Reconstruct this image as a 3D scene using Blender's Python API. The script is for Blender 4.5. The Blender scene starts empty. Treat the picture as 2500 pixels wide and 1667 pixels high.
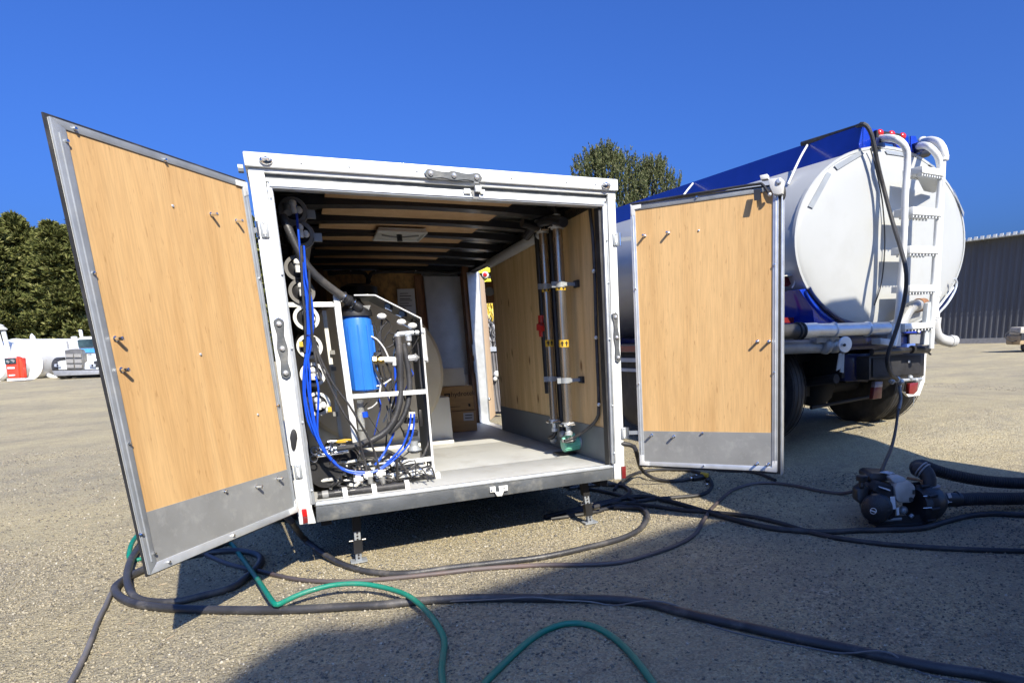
import bpy, bmesh, math, random
import numpy as np
from mathutils import Vector, Matrix
random.seed(7); rng = np.random.default_rng(7)
scn = bpy.context.scene; col = scn.collection
# ------------------------------------------------------------------ camera, sky, sun, exposure
RT = Matrix([[0.9023115, -0.4289078, -0.0432671], [-0.1335243, -0.1826391, -0.9740710], [0.4098843, 0.8846927, -0.2220670]])
CT = Vector((0.0874938, -4.0616076, 0.9348391))
FO, CX, CY = 1567.46, 1479.82, 1208.03
WT = Matrix([[0.9999465, -0.0001938, 0.0103423], [0.0, 0.9998244, 0.0187395], [-0.0103441, -0.0187385, 0.9997709]])
OT = Vector((0.00362, 0.006558, -0.34992))
def T(x, y=None, z=None):
    p = Vector(x) if y is None else Vector((x, y, z))
    return WT @ (p - OT)
MT = Matrix.Translation(T(0, 0, 0)) @ WT.to_4x4()
CW = T(CT); RW = RT @ WT.transposed()
cd = bpy.data.cameras.new('camera'); cam = bpy.data.objects.new('camera', cd); col.objects.link(cam)
cm = Matrix((RW[0], -Vector(RW[1]), -Vector(RW[2]))).transposed().to_4x4(); cm.translation = CW
cam.matrix_world = cm; scn.camera = cam
cd.sensor_width = 36; cd.lens = FO / 2500 * 36; cd.shift_x = (1250 - CX) / 2500; cd.shift_y = (CY - 833.5) / 2500
cd.clip_start = .05; cd.clip_end = 3000
SUN = Vector((.085, -.768, .64)).normalized()
sl = bpy.data.lights.new('sun', 'SUN'); sl.energy = 5.0; sl.angle = math.radians(.5); sl.color = (1, .915, .75)
so = bpy.data.objects.new('sun', sl); col.objects.link(so); so.rotation_euler = SUN.to_track_quat('Z', 'Y').to_euler()
so.location = (0, -10, 20)
w = bpy.data.worlds.new('World'); scn.world = w; w.use_nodes = True
nt = w.node_tree; sky = nt.nodes.new('ShaderNodeTexSky'); sky.sky_type = 'NISHITA'; sky.sun_disc = False
sky.sun_elevation = math.asin(SUN.z); sky.sun_rotation = math.atan2(SUN.x, SUN.y); sky.altitude = 900; sky.air_density = 1.0; sky.dust_density = 10.0; sky.ozone_density = 6.0
gm_ = nt.nodes.new('ShaderNodeGamma'); gm_.inputs[1].default_value = 1.0; nt.links.new(sky.outputs[0], gm_.inputs[0])
vm_ = nt.nodes.new('ShaderNodeVectorMath'); vm_.operation = 'MULTIPLY'; vm_.inputs[1].default_value = (.40, .72, 1.40); nt.links.new(gm_.outputs[0], vm_.inputs[0])
nt.links.new(vm_.outputs[0], nt.nodes['Background'].inputs[0])
nt.nodes['Background'].inputs[1].default_value = .085
scn.cycles.diffuse_bounces = 6; scn.cycles.max_bounces = 12
vs = scn.view_settings; vs.view_transform = 'Standard'; vs.look = 'None'; vs.exposure = 0.85; vs.gamma = 1; vs.use_curve_mapping = False
# ------------------------------------------------------------------ measuring helpers (place points where sight lines meet real planes)
def ray(px, py):
    return (RW.transposed() @ Vector(((px - CX) / FO, (py - CY) / FO, 1)))
def ipl(px, py, P, N):
    r = ray(px, py); return CW + r * ((P - CW).dot(N) / r.dot(N))
def G(px, py, z=0.0): return ipl(px, py, Vector((0, 0, z)), Vector((0, 0, 1)))
def U(px, py, y): return ipl(px, py, T(0, y, 0), WT @ Vector((0, 1, 0)))      # trailer plane y
def UX(px, py, x): return ipl(px, py, T(x, 0, 0), WT @ Vector((1, 0, 0)))
def D(px, py, Z): return CW + ray(px, py) * Z                                # camera depth
def hgt(x, y):
    def ss(t): t = max(0, min(1, t)); return t * t * (3 - 2 * t)
    h = .2 * ss((x - 4.4) / 1.5) * ss((y - .1) / 1.3) * ss((12 - x) / 4)
    h += .5 * ss((y - 8) / 22) * ss((3 - x) / 8)
    return h
# ------------------------------------------------------------------ materials
MATS = {}
def mat(name, c, rough=.6, metal=0, var=.12, scale=8, bump=0, bscale=60, coat=0, stretch=(1, 1, 1), alpha=1, trans=0, dirt=None, dscale=3, damt=.5, spec=.5, emit=None):
    if name in MATS: return MATS[name]
    m = bpy.data.materials.new(name); m.use_nodes = True; n = m.node_tree.nodes; l = m.node_tree.links
    b = n['Principled BSDF']; b.inputs['Metallic'].default_value = metal; b.inputs['Roughness'].default_value = rough
    b.inputs['Coat Weight'].default_value = coat; b.inputs['Coat Roughness'].default_value = .08
    b.inputs['Specular IOR Level'].default_value = spec
    tc = n.new('ShaderNodeTexCoord'); mp = n.new('ShaderNodeMapping'); mp.inputs['Scale'].default_value = stretch
    l.new(tc.outputs['Object'], mp.inputs[0])
    ns = n.new('ShaderNodeTexNoise'); ns.inputs['Scale'].default_value = scale; ns.inputs['Detail'].default_value = 5; l.new(mp.outputs[0], ns.inputs[0])
    cr = n.new('ShaderNodeValToRGB'); cr.color_ramp.elements[0].position = .3; cr.color_ramp.elements[1].position = .7
    cr.color_ramp.elements[0].color = tuple(max(0, x * (1 - var)) for x in c) + (1,)
    cr.color_ramp.elements[1].color = tuple(min(1, x * (1 + var)) for x in c) + (1,)
    l.new(ns.outputs[0], cr.inputs[0]); out = cr.outputs[0]
    if dirt:
        n2 = n.new('ShaderNodeTexNoise'); n2.inputs['Scale'].default_value = dscale; n2.inputs['Detail'].default_value = 8; n2.inputs['Roughness'].default_value = .65; l.new(tc.outputs['Object'], n2.inputs[0])
        r2 = n.new('ShaderNodeValToRGB'); r2.color_ramp.elements[0].position = .52; r2.color_ramp.elements[1].position = .72
        r2.color_ramp.elements[1].color = (damt, damt, damt, 1); l.new(n2.outputs[0], r2.inputs[0])
        mx = n.new('ShaderNodeMix'); mx.data_type = 'RGBA'; l.new(r2.outputs[0], mx.inputs[0]); l.new(out, mx.inputs[6]); mx.inputs[7].default_value = tuple(dirt) + (1,)
        out = mx.outputs[2]
    l.new(out, b.inputs['Base Color'])
    mr = n.new('ShaderNodeMapRange'); mr.inputs[3].default_value = max(.02, rough - .08); mr.inputs[4].default_value = min(1, rough + .1); l.new(ns.outputs[0], mr.inputs[0]); l.new(mr.outputs[0], b.inputs['Roughness'])
    if bump:
        nb = n.new('ShaderNodeTexNoise'); nb.inputs['Scale'].default_value = bscale; nb.inputs['Detail'].default_value = 4; l.new(mp.outputs[0], nb.inputs[0])
        bp = n.new('ShaderNodeBump'); bp.inputs['Strength'].default_value = bump; bp.inputs['Distance'].default_value = .01; l.new(nb.outputs[0], bp.inputs['Height']); l.new(bp.outputs[0], b.inputs['Normal'])
    if alpha < 1: b.inputs['Alpha'].default_value = alpha
    if trans: b.inputs['Transmission Weight'].default_value = trans
    if emit: b.inputs['Emission Color'].default_value = tuple(emit) + (1,); b.inputs['Emission Strength'].default_value = 1
    MATS[name] = m; return m
def ply(name, c1, c2, knots=0, axis_scale=(9, 9, .55)):
    m = bpy.data.materials.new(name); m.use_nodes = True; n = m.node_tree.nodes; l = m.node_tree.links; b = n['Principled BSDF']
    b.inputs['Roughness'].default_value = .62; b.inputs['Specular IOR Level'].default_value = .3
    tc = n.new('ShaderNodeTexCoord'); mp = n.new('ShaderNodeMapping'); mp.inputs['Scale'].default_value = axis_scale; l.new(tc.outputs['Object'], mp.inputs[0])
    wn = n.new('ShaderNodeTexNoise'); wn.inputs['Scale'].default_value = 1.1; wn.inputs['Detail'].default_value = 3; wn.inputs['Distortion'].default_value = .7; l.new(mp.outputs[0], wn.inputs[0])
    cr = n.new('ShaderNodeValToRGB'); cr.color_ramp.elements[0].position = .32; cr.color_ramp.elements[1].position = .68
    cr.color_ramp.elements[0].color = (*c1, 1); cr.color_ramp.elements[1].color = (*c2, 1); l.new(wn.outputs[0], cr.inputs[0])
    m2 = n.new('ShaderNodeMapping'); m2.inputs['Scale'].default_value = (130, 130, 7); l.new(tc.outputs['Object'], m2.inputs[0])
    fn = n.new('ShaderNodeTexNoise'); fn.inputs['Scale'].default_value = 1; fn.inputs['Detail'].default_value = 4; l.new(m2.outputs[0], fn.inputs[0])
    r2 = n.new('ShaderNodeMapRange'); r2.inputs[1].default_value = .3; r2.inputs[2].default_value = .7; r2.inputs[3].default_value = .86; r2.inputs[4].default_value = 1.06; l.new(fn.outputs[0], r2.inputs[0])
    mul = n.new('ShaderNodeMix'); mul.data_type = 'RGBA'; mul.blend_type = 'MULTIPLY'; mul.inputs[0].default_value = 1; l.new(cr.outputs[0], mul.inputs[6]); l.new(r2.outputs[0], mul.inputs[7]); out = mul.outputs[2]
    if knots:
        m3 = n.new('ShaderNodeMapping'); m3.inputs['Scale'].default_value = (7.5, 5.5, 2.7); l.new(tc.outputs['Object'], m3.inputs[0])
        vo = n.new('ShaderNodeTexVoronoi'); vo.inputs['Scale'].default_value = knots; l.new(m3.outputs[0], vo.inputs[0])
        r3 = n.new('ShaderNodeValToRGB'); r3.color_ramp.elements[0].position = .06; r3.color_ramp.elements[0].color = (1, 1, 1, 1); r3.color_ramp.elements[1].position = .15; r3.color_ramp.elements[1].color = (0, 0, 0, 1); l.new(vo.outputs[0], r3.inputs[0])
        mk = n.new('ShaderNodeMix'); mk.data_type = 'RGBA'; l.new(r3.outputs[0], mk.inputs[0]); l.new(out, mk.inputs[6]); mk.inputs[7].default_value = (c1[0] * .35, c1[1] * .28, c1[2] * .2, 1); out = mk.outputs[2]
    m4 = n.new('ShaderNodeMapping'); m4.inputs['Scale'].default_value = (85, 85, 16); l.new(tc.outputs['Object'], m4.inputs[0])
    fl = n.new('ShaderNodeTexNoise'); fl.inputs['Scale'].default_value = 1; fl.inputs['Detail'].default_value = 3; l.new(m4.outputs[0], fl.inputs[0])
    r4 = n.new('ShaderNodeMapRange'); r4.inputs[1].default_value = .64; r4.inputs[2].default_value = .74; r4.inputs[4].default_value = .45; l.new(fl.outputs[0], r4.inputs[0])
    mf_ = n.new('ShaderNodeMix'); mf_.data_type = 'RGBA'; l.new(r4.outputs[0], mf_.inputs[0]); l.new(out, mf_.inputs[6]); mf_.inputs[7].default_value = (c1[0] * .5, c1[1] * .42, c1[2] * .35, 1); out = mf_.outputs[2]
    l.new(out, b.inputs['Base Color'])
    bp = n.new('ShaderNodeBump'); bp.inputs['Strength'].default_value = .15; bp.inputs['Distance'].default_value = .003; l.new(fn.outputs[0], bp.inputs['Height']); l.new(bp.outputs[0], b.inputs['Normal'])
    return m
M_white = mat('white_paint', (.64, .65, .64), .3, var=.03, coat=.3, dirt=(.36, .33, .27), dscale=6, damt=.22)
M_alu = mat('brushed_aluminium', (.5, .51, .52), .38, .85, var=.1, scale=20, bump=.1, bscale=200)
M_alud = mat('dull_aluminium', (.30, .32, .34), .5, .35, var=.12, scale=12, dirt=(.42, .42, .4), dscale=8, damt=.5)
M_alul = mat('bright_aluminium_trim', (.62, .65, .68), .35, .6, var=.08, scale=15)
M_galv = mat('galvanised_sheet', (.30, .305, .30), .5, .3, var=.1, scale=5, dirt=(.5, .5, .48), dscale=14, damt=.35, bump=.1, bscale=30)
M_chrome = mat('chrome', (.75, .75, .75), .12, 1, var=.05)
M_steel = mat('stainless_steel', (.42, .38, .33), .25, .92, var=.12, scale=6, stretch=(1, 1, .3))
M_blackm = mat('black_metal', (.015, .015, .017), .45, var=.3, coat=.1)
M_rubber = mat('black_rubber', (.022, .022, .024), .55, var=.4, scale=6, dirt=(.12, .11, .1), dscale=5, damt=.45, bump=.15, bscale=90)
M_hose = mat('grey_black_hose', (.035, .035, .038), .42, var=.35, scale=5, dirt=(.17, .155, .135), dscale=7, damt=.6, bump=.2, bscale=120)
M_hoseg = mat('dusty_grey_hose', (.11, .105, .105), .5, var=.3, scale=3, dirt=(.2, .17, .15), dscale=6, damt=.6)
M_green = mat('green_hose', (.003, .17, .115), .42, var=.12, scale=3, coat=.05, dirt=(.12, .16, .12), dscale=9, damt=.5, bump=.25, bscale=300)
M_beam = mat('bumper_grey', (.075, .082, .09), .5, .1, var=.2, scale=6, dirt=(.26, .25, .22), dscale=9, damt=.5, bump=.15)
M_floor = mat('painted_grey_floor', (.40, .405, .395), .6, var=.07, scale=2.5, stretch=(2, .6, 1), dirt=(.24, .22, .19), dscale=5, damt=.45)
M_plyd = ply('door_plywood', (.53, .32, .135), (.66, .43, .20), axis_scale=(5, 5, .4))
M_plyw = ply('wall_plywood', (.56, .38, .18), (.74, .54, .29), knots=1.0)
M_plyc = ply('ceiling_plywood', (.58, .36, .19), (.68, .45, .25))
M_osb = mat('osb_board', (.42, .25, .09), .7, var=.5, scale=22, stretch=(1, 1, .6))
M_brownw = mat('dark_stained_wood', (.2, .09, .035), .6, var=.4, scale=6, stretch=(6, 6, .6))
M_pine = mat('pale_pine', (.58, .43, .29), .6, var=.15, scale=5, stretch=(8, 8, .5))
M_kick = mat('grey_kick_sheet', (.17, .19, .2), .5, .2, var=.1)
M_red = mat('red_lens', (.5, .012, .012), .2, coat=.5, var=.1)
M_dred = mat('dull_red_lens', (.16, .015, .015), .3, coat=.3)
M_clear = mat('clear_lens', (.7, .7, .7), .08, .6, var=.2, scale=60)
M_tan = mat('tan_poly_plastic', (.6, .55, .46), .45, var=.05)
M_blueh = mat('blue_filter_plastic', (.025, .16, .60), .3, coat=.3, var=.06)
M_bluet = mat('blue_tubing', (.01, .07, .55), .3, coat=.3, var=.1)
M_wplas = mat('white_plastic', (.62, .62, .60), .35, var=.03)
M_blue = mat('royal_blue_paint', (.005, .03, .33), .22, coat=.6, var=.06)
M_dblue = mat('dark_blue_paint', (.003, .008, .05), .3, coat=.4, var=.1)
M_tank = mat('white_tank_paint', (.37, .38, .375), .45, var=.03, scale=2, coat=.12, dirt=(.26, .25, .22), dscale=2.2, damt=.22)
M_tape = mat('reflective_tape', (.24, .26, .28), .5, .1, var=.08)
M_grey = mat('mid_grey_plastic', (.2, .2, .2), .5, var=.1)
M_mgrey = mat('muffler_grey', (.40, .38, .34), .5, .3, var=.15, scale=20)
M_card = mat('brown_cardboard', (.48, .31, .15), .75, var=.1, scale=6, stretch=(1, 1, 4))
M_paper = mat('white_paper', (.6, .6, .6), .7, var=.03)
M_yel = mat('yellow_paint', (.72, .62, .015), .4, var=.08, coat=.2)
M_ygold = mat('yellow_sticker', (.55, .34, .03), .5, var=.1)
M_teal = mat('mint_green_motor', (.17, .5, .36), .4, var=.1, coat=.2)
M_redv = mat('red_valve', (.55, .02, .015), .35, coat=.3, var=.1)
M_brass = mat('brass', (.6, .42, .15), .3, 1)
M_glass = mat('dark_glass', (.03, .05, .05), .08, var=.5, scale=3, coat=.5)
M_gpanel = mat('grey_panel_sheet', (.22, .22, .21), .5, .2, var=.08)
M_wire = mat('thin_grey_wire', (.13, .13, .13), .4)
M_bwall = mat('navy_cladding', (.072, .076, .086), .45, .1, var=.15, scale=1.5, stretch=(1, 1, .2))
M_conc = mat('concrete', (.3, .29, .27), .8, var=.15)
M_orange = mat('red_dispenser_paint', (.62, .05, .02), .35, coat=.3, var=.08)
M_rust = mat('rusty_white_paint', (.62, .62, .6), .5, var=.06, scale=1.5, dirt=(.33, .17, .08), dscale=1.1, damt=.8)
M_ltblue = mat('light_blue_paint', (.06, .25, .6), .35, coat=.3)
M_trunk = mat('bark', (.08, .055, .035), .9, var=.4, scale=10, bump=.5, bscale=20)
M_ink = mat('black_ink', (.02, .015, .012), .6)
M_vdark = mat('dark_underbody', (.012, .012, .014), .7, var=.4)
M_ceil = mat('galvanised_roof_sheet', (.4, .4, .37), .35, .8, var=.25, scale=6)
# ------------------------------------------------------------------ mesh builder
WM = {}
class MB:
    def __init__(s): s.v = []; s.f = []; s.smooth = True
    def add(s, vs, fs):
        k = len(s.v); s.v += [tuple(q) for q in vs]; s.f += [tuple(k + i for i in f) for f in fs]; return s
    def box(s, F, x0, x1, y0, y1, z0, z1):
        s.add([F(x, y, z) for z in (z0, z1) for y in (y0, y1) for x in (x0, x1)], [(0, 2, 3, 1), (4, 5, 7, 6), (0, 1, 5, 4), (2, 6, 7, 3), (0, 4, 6, 2), (1, 3, 7, 5)]); return s
    def prism(s, pts, off, off0=None):
        n = len(pts); a = [Vector(p) + (off0 or Vector((0, 0, 0))) for p in pts]; b = [Vector(p) + off for p in pts]
        s.add(a + b, [tuple(range(n))[::-1], tuple(range(n, 2 * n))] + [(i, (i + 1) % n, n + (i + 1) % n, n + i) for i in range(n)]); return s
    def cyl(s, p0, p1, r, r1=None, n=16, cap=True):
        p0 = Vector(p0); p1 = Vector(p1); d = (p1 - p0).normalized(); a = d.orthogonal().normalized(); b = d.cross(a); r1 = r if r1 is None else r1
        vs = [p0 + (a * math.cos(t) + b * math.sin(t)) * r for t in [2 * math.pi * i / n for i in range(n)]] + [p1 + (a * math.cos(t) + b * math.sin(t)) * r1 for t in [2 * math.pi * i / n for i in range(n)]]
        fs = [(i, (i + 1) % n, n + (i + 1) % n, n + i) for i in range(n)]
        if cap: fs += [tuple(range(n))[::-1], tuple(range(n, 2 * n))]
        s.add(vs, fs); return s
    def lathe(s, p0, d, prof, n=24, a=None):     # prof: (distance along d, radius)
        p0 = Vector(p0); d = Vector(d).normalized(); a = (Vector(a) if a else d.orthogonal()).normalized(); b = d.cross(a)
        vs = []; fs = []
        for (h, r) in prof: vs += [p0 + d * h + (a * math.cos(2 * math.pi * i / n) + b * math.sin(2 * math.pi * i / n)) * r for i in range(n)]
        for j in range(len(prof) - 1): fs += [(j * n + i, j * n + (i + 1) % n, (j + 1) * n + (i + 1) % n, (j + 1) * n + i) for i in range(n)]
        if prof[0][1] > 1e-5: fs.append(tuple(range(n))[::-1])
        if prof[-1][1] > 1e-5: fs.append(tuple(range((len(prof) - 1) * n, len(prof) * n)))
        s.add(vs, fs); return s
    def tube(s, pts, r, n=10, step=.05, spl=True, ridge=0, pitch=.02, cap=True):
        P = [Vector(p) for p in pts]
        if spl and len(P) > 2:
            Q = []; E = [P[0] * 2 - P[1]] + P + [P[-1] * 2 - P[-2]]
            for i in range(1, len(E) - 2):
                m = max(2, int((E[i + 1] - E[i]).length / step))
                for k in range(m):
                    t = k / m; a, b, c, d_ = E[i - 1:i + 3]
                    Q.append(.5 * ((2 * b) + (c - a) * t + (2 * a - 5 * b + 4 * c - d_) * t * t + (3 * b - a - 3 * c + d_) * t ** 3))
            Q.append(P[-1]); P = Q
        if ridge:
            Q = []; L = 0; rad = []
            for i in range(len(P) - 1):
                m = max(1, int((P[i + 1] - P[i]).length / (pitch / 4)))
                for k in range(m): Q.append(P[i].lerp(P[i + 1], k / m))
            Q.append(P[-1]); P = Q; rad = [r + ridge * (1 if (i % 4) < 2 else -1) for i in range(len(P))]
        else: rad = [r] * len(P)
        k0 = len(s.v); a = None; vs = []
        for i, p in enumerate(P):
            d = (P[min(i + 1, len(P) - 1)] - P[max(i - 1, 0)]).normalized()
            a = d.orthogonal().normalized() if a is None else (a - d * a.dot(d)).normalized()
            b = d.cross(a)
            vs += [p + (a * math.cos(2 * math.pi * j / n) + b * math.sin(2 * math.pi * j / n)) * rad[i] for j in range(n)]
        fs = [(i * n + j, i * n + (j + 1) % n, (i + 1) * n + (j + 1) % n, (i + 1) * n + j) for i in range(len(P) - 1) for j in range(n)]
        if cap: fs += [tuple(range(n))[::-1], tuple(range((len(P) - 1) * n, len(P) * n))]
        s.add(vs, fs); return s
    def sph(s, c, r, n=12, sc=(1, 1, 1)):
        c = Vector(c); m = n // 2; vs = []; fs = []
        for i in range(m + 1):
            for j in range(n):
                t = math.pi * i / m; p = 2 * math.pi * j / n
                vs.append(c + Vector((math.sin(t) * math.cos(p) * sc[0], math.sin(t) * math.sin(p) * sc[1], math.cos(t) * sc[2])) * r)
        fs = [(i * n + j, (i + 1) * n + j, (i + 1) * n + (j + 1) % n, i * n + (j + 1) % n) for i in range(m) for j in range(n)]
        s.add(vs, fs); return s
    def torus(s, c, d, R, r, a0=0, a1=2 * math.pi, n=40, m=10, up=None):
        c = Vector(c); d = Vector(d).normalized(); a = (Vector(up) - d * Vector(up).dot(d)).normalized() if up else d.orthogonal().normalized(); b = d.cross(a)
        pts = [c + (a * math.cos(a0 + (a1 - a0) * i / n) + b * math.sin(a0 + (a1 - a0) * i / n)) * R for i in range(n + 1)]
        return s.tube(pts, r, m, spl=False, cap=True)
def build(name, mb, m, parent=None, label=None, cat=None, group=None, kind=None, bev=0, origin=None, ang=32):
    me = bpy.data.meshes.new(name)
    V_ = [Vector(q) for q in mb.v]
    if parent is not None: inv = WM[parent].inverted(); base = None
    else:
        if origin is None:
            xs = [q.x for q in V_]; ys = [q.y for q in V_]; zs = [q.z for q in V_]; origin = Vector(((min(xs) + max(xs)) / 2, (min(ys) + max(ys)) / 2, min(zs)))
        base = Matrix.Translation(origin) if isinstance(origin, Vector) else origin; inv = base.inverted()
    me.from_pydata([inv @ q for q in V_], [], mb.f)
    bm = bmesh.new(); bm.from_mesh(me)
    if mb.__dict__.get('weld'): bmesh.ops.remove_doubles(bm, verts=bm.verts, dist=1e-5)
    bmesh.ops.recalc_face_normals(bm, faces=bm.faces)
    if bev:
        es = [e for e in bm.edges if len(e.link_faces) == 2 and e.calc_face_angle(0) > .6]
        try: bmesh.ops.bevel(bm, geom=es, offset=bev, segments=2, affect='EDGES', profile=.5, clamp_overlap=True)
        except Exception: pass
    if mb.smooth:
        for f in bm.faces: f.smooth = True
        for e in bm.edges:
            if len(e.link_faces) != 2 or e.calc_face_angle(0) > math.radians(ang): e.smooth = False
    bm.to_mesh(me); bm.free(); me.materials.append(m)
    o = bpy.data.objects.new(name, me); col.objects.link(o)
    if parent is not None: o.parent = parent; WM[o] = WM[parent]
    else: o.matrix_world = base; WM[o] = base
    tag(o, label, cat, group, kind); return o
def tag(o, label=None, cat=None, group=None, kind=None):
    for k, v in (('label', label), ('category', cat), ('group', group), ('kind', kind)):
        if v: o[k] = v
def thing(name, label, cat, M, group=None):
    o = bpy.data.objects.new(name, None); col.objects.link(o); o.empty_display_size = .1
    M = Matrix.Translation(M) if isinstance(M, Vector) else M
    o.matrix_world = M; WM[o] = M; tag(o, label, cat, group); return o
def inst(name, me, parent, Mw):
    o = bpy.data.objects.new(name, me); col.objects.link(o)
    o.parent = parent; o.matrix_basis = WM[parent].inverted() @ Mw; WM[o] = Mw; return o
def zmat(P, n):
    return Matrix.Translation(P) @ Vector(n).to_track_quat('Z', 'Y').to_matrix().to_4x4()
def W_(x, y, z): return Vector((x, y, z))
I4 = Matrix.Identity(4); TO = W_(0, 0, 0)
def proto_mesh(name, mb, m, ang=32):
    o = build(name, mb, m, origin=Vector((0, 0, 0)), ang=ang); me = o.data; bpy.data.objects.remove(o); return me
def text(s, size, P, xd, yd, m, parent, name='lettering'):
    cu = bpy.data.curves.new('t', 'FONT'); cu.body = s; cu.size = size; cu.extrude = .0006
    o = bpy.data.objects.new('t', cu); me = bpy.data.meshes.new_from_object(o); bpy.data.objects.remove(o); bpy.data.curves.remove(cu)
    me.materials.append(m); xd = Vector(xd).normalized(); yd = Vector(yd).normalized(); zd = xd.cross(yd)
    Mw = Matrix((xd, yd, zd)).transposed().to_4x4(); Mw.translation = P
    return inst(name, me, parent, Mw)
BOLT = proto_mesh('bolt', MB().lathe((0, 0, 0), (0, 0, 1), [(0, .012), (.003, .012), (.005, .008), (.035, .008), (.037, .004)], 8), M_chrome)
RIVET = proto_mesh('rivet', MB().lathe((0, 0, 0), (0, 0, 1), [(0, .007), (.003, .006), (.005, .003)], 8), M_alul)
# ------------------------------------------------------------------ ground
def ground_mat():
    m = bpy.data.materials.new('gravel_ground'); m.use_nodes = True; n = m.node_tree.nodes; l = m.node_tree.links; b = n['Principled BSDF']
    b.inputs['Roughness'].default_value = .95; b.inputs['Specular IOR Level'].default_value = .1
    tc = n.new('ShaderNodeTexCoord'); O = tc.outputs['Object']
    def noise(sc, det=6, ro=.6):
        x = n.new('ShaderNodeTexNoise'); x.inputs['Scale'].default_value = sc; x.inputs['Detail'].default_value = det; x.inputs['Roughness'].default_value = ro; l.new(O, x.inputs[0]); return x.outputs[0]
    def ramp(src, stops):
        r = n.new('ShaderNodeValToRGB'); e = r.color_ramp.elements
        for i, (p, c) in enumerate(stops):
            k = e[i] if i < 2 else e.new(p); k.position = p; k.color = (*c, 1)
        l.new(src, r.inputs[0]); return r.outputs[0]
    def mix(f, a, c, t='MIX'):
        x = n.new('ShaderNodeMix'); x.data_type = 'RGBA'; x.blend_type = t
        if isinstance(f, float): x.inputs[0].default_value = f
        else: l.new(f, x.inputs[0])
        for s_, i in ((a, 6), (c, 7)):
            if isinstance(s_, tuple): x.inputs[i].default_value = (*s_, 1)
            else: l.new(s_, x.inputs[i])
        return x.outputs[2]
    dust = ramp(noise(9, 8, .7), [(.3, (.42, .36, .225)), (.7, (.58, .505, .33))])
    v1 = n.new('ShaderNodeTexVoronoi'); v1.inputs['Scale'].default_value = 55; l.new(O, v1.inputs[0])
    v2 = n.new('ShaderNodeTexVoronoi'); v2.inputs['Scale'].default_value = 120; l.new(O, v2.inputs[0])
    sep = n.new('ShaderNodeSeparateColor'); l.new(v1.outputs['Color'], sep.inputs[0])
    st = ramp(sep.outputs[0], [(0, (.16, .145, .125)), (.35, (.22, .195, .165)), (.6, (.41, .355, .245)), (1, (.58, .51, .38))])
    sep2 = n.new('ShaderNodeSeparateColor'); l.new(v2.outputs['Color'], sep2.inputs[0])
    st2 = ramp(sep2.outputs[1], [(0, (.19, .16, .12)), (.6, (.43, .365, .215)), (1, (.58, .50, .32))])
    patch = ramp(noise(.55, 6, .62), [(.4, (0, 0, 0)), (.62, (1, 1, 1))])
    patch2 = ramp(noise(2.3, 6, .7), [(.38, (.15, .15, .15)), (.66, (1, 1, 1))])
    pm = mix(1.0, patch, patch2, 'MULTIPLY')
    base = mix(.62, dust, st2)
    cov = ramp(sep.outputs[1], [(.3, (.35, .35, .35)), (.75, (1, 1, 1))])
    gcol = mix(pm, base, mix(cov, base, st))
    mpx = n.new('ShaderNodeMapping'); mpx.inputs['Scale'].default_value = (.16, .55, 1); mpx.inputs['Rotation'].default_value = (0, 0, .35); l.new(O, mpx.inputs[0])
    nz = n.new('ShaderNodeTexNoise'); nz.inputs['Scale'].default_value = 1; nz.inputs['Detail'].default_value = 7; nz.inputs['Roughness'].default_value = .68; l.new(mpx.outputs[0], nz.inputs[0])
    gcol = mix(ramp(nz.outputs[0], [(.42, (0, 0, 0)), (.66, (.5, .5, .5))]), gcol, (.22, .21, .175))
    gcol = mix(ramp(noise(1.4, 8, .75), [(.48, (0, 0, 0)), (.7, (.5, .5, .5))]), gcol, (.17, .16, .14))
    l.new(gcol, b.inputs['Base Color'])
    bp = n.new('ShaderNodeBump'); bp.inputs['Strength'].default_value = 1.0; bp.inputs['Distance'].default_value = .012; bp.invert = True
    l.new(v1.outputs['Distance'], bp.inputs['Height'])
    bp2 = n.new('ShaderNodeBump'); bp2.inputs['Strength'].default_value = .8; bp2.inputs['Distance'].default_value = .006; bp2.invert = True
    l.new(v2.outputs['Distance'], bp2.inputs['Height']); l.new(bp.outputs[0], bp2.inputs['Normal'])
    bp3 = n.new('ShaderNodeBump'); bp3.inputs['Strength'].default_value = .7; bp3.inputs['Distance'].default_value = .05
    l.new(noise(14, 8, .7), bp3.inputs['Height']); l.new(bp2.outputs[0], bp3.inputs['Normal']); l.new(bp3.outputs[0], b.inputs['Normal'])
    return m
M_ground = ground_mat()
mb = MB()
ax = sorted(set([-900, -500, -300, -200, -140, -100, -80, -60, -50] + list(range(-45, 46, 3)) + [50, 60, 80, 100, 140, 200, 300, 500, 900] + [4.2 + .4 * i for i in range(12)]))
ay = sorted(set([-300, -150, -80, -50] + list(range(-40, 61, 3)) + [70, 90, 120, 160, 220, 320, 500, 900, 1400] + [.3 + .4 * i for i in range(6)]))
vs_ = [(x, y, hgt(x, y)) for y in ay for x in ax]; nx = len(ax)
mb.add(vs_, [(j * nx + i, j * nx + i + 1, (j + 1) * nx + i + 1, (j + 1) * nx + i) for j in range(len(ay) - 1) for i in range(nx - 1)])
build('ground', mb, M_ground, kind='structure', origin=Vector((0, 0, 0)), ang=180)
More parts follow.
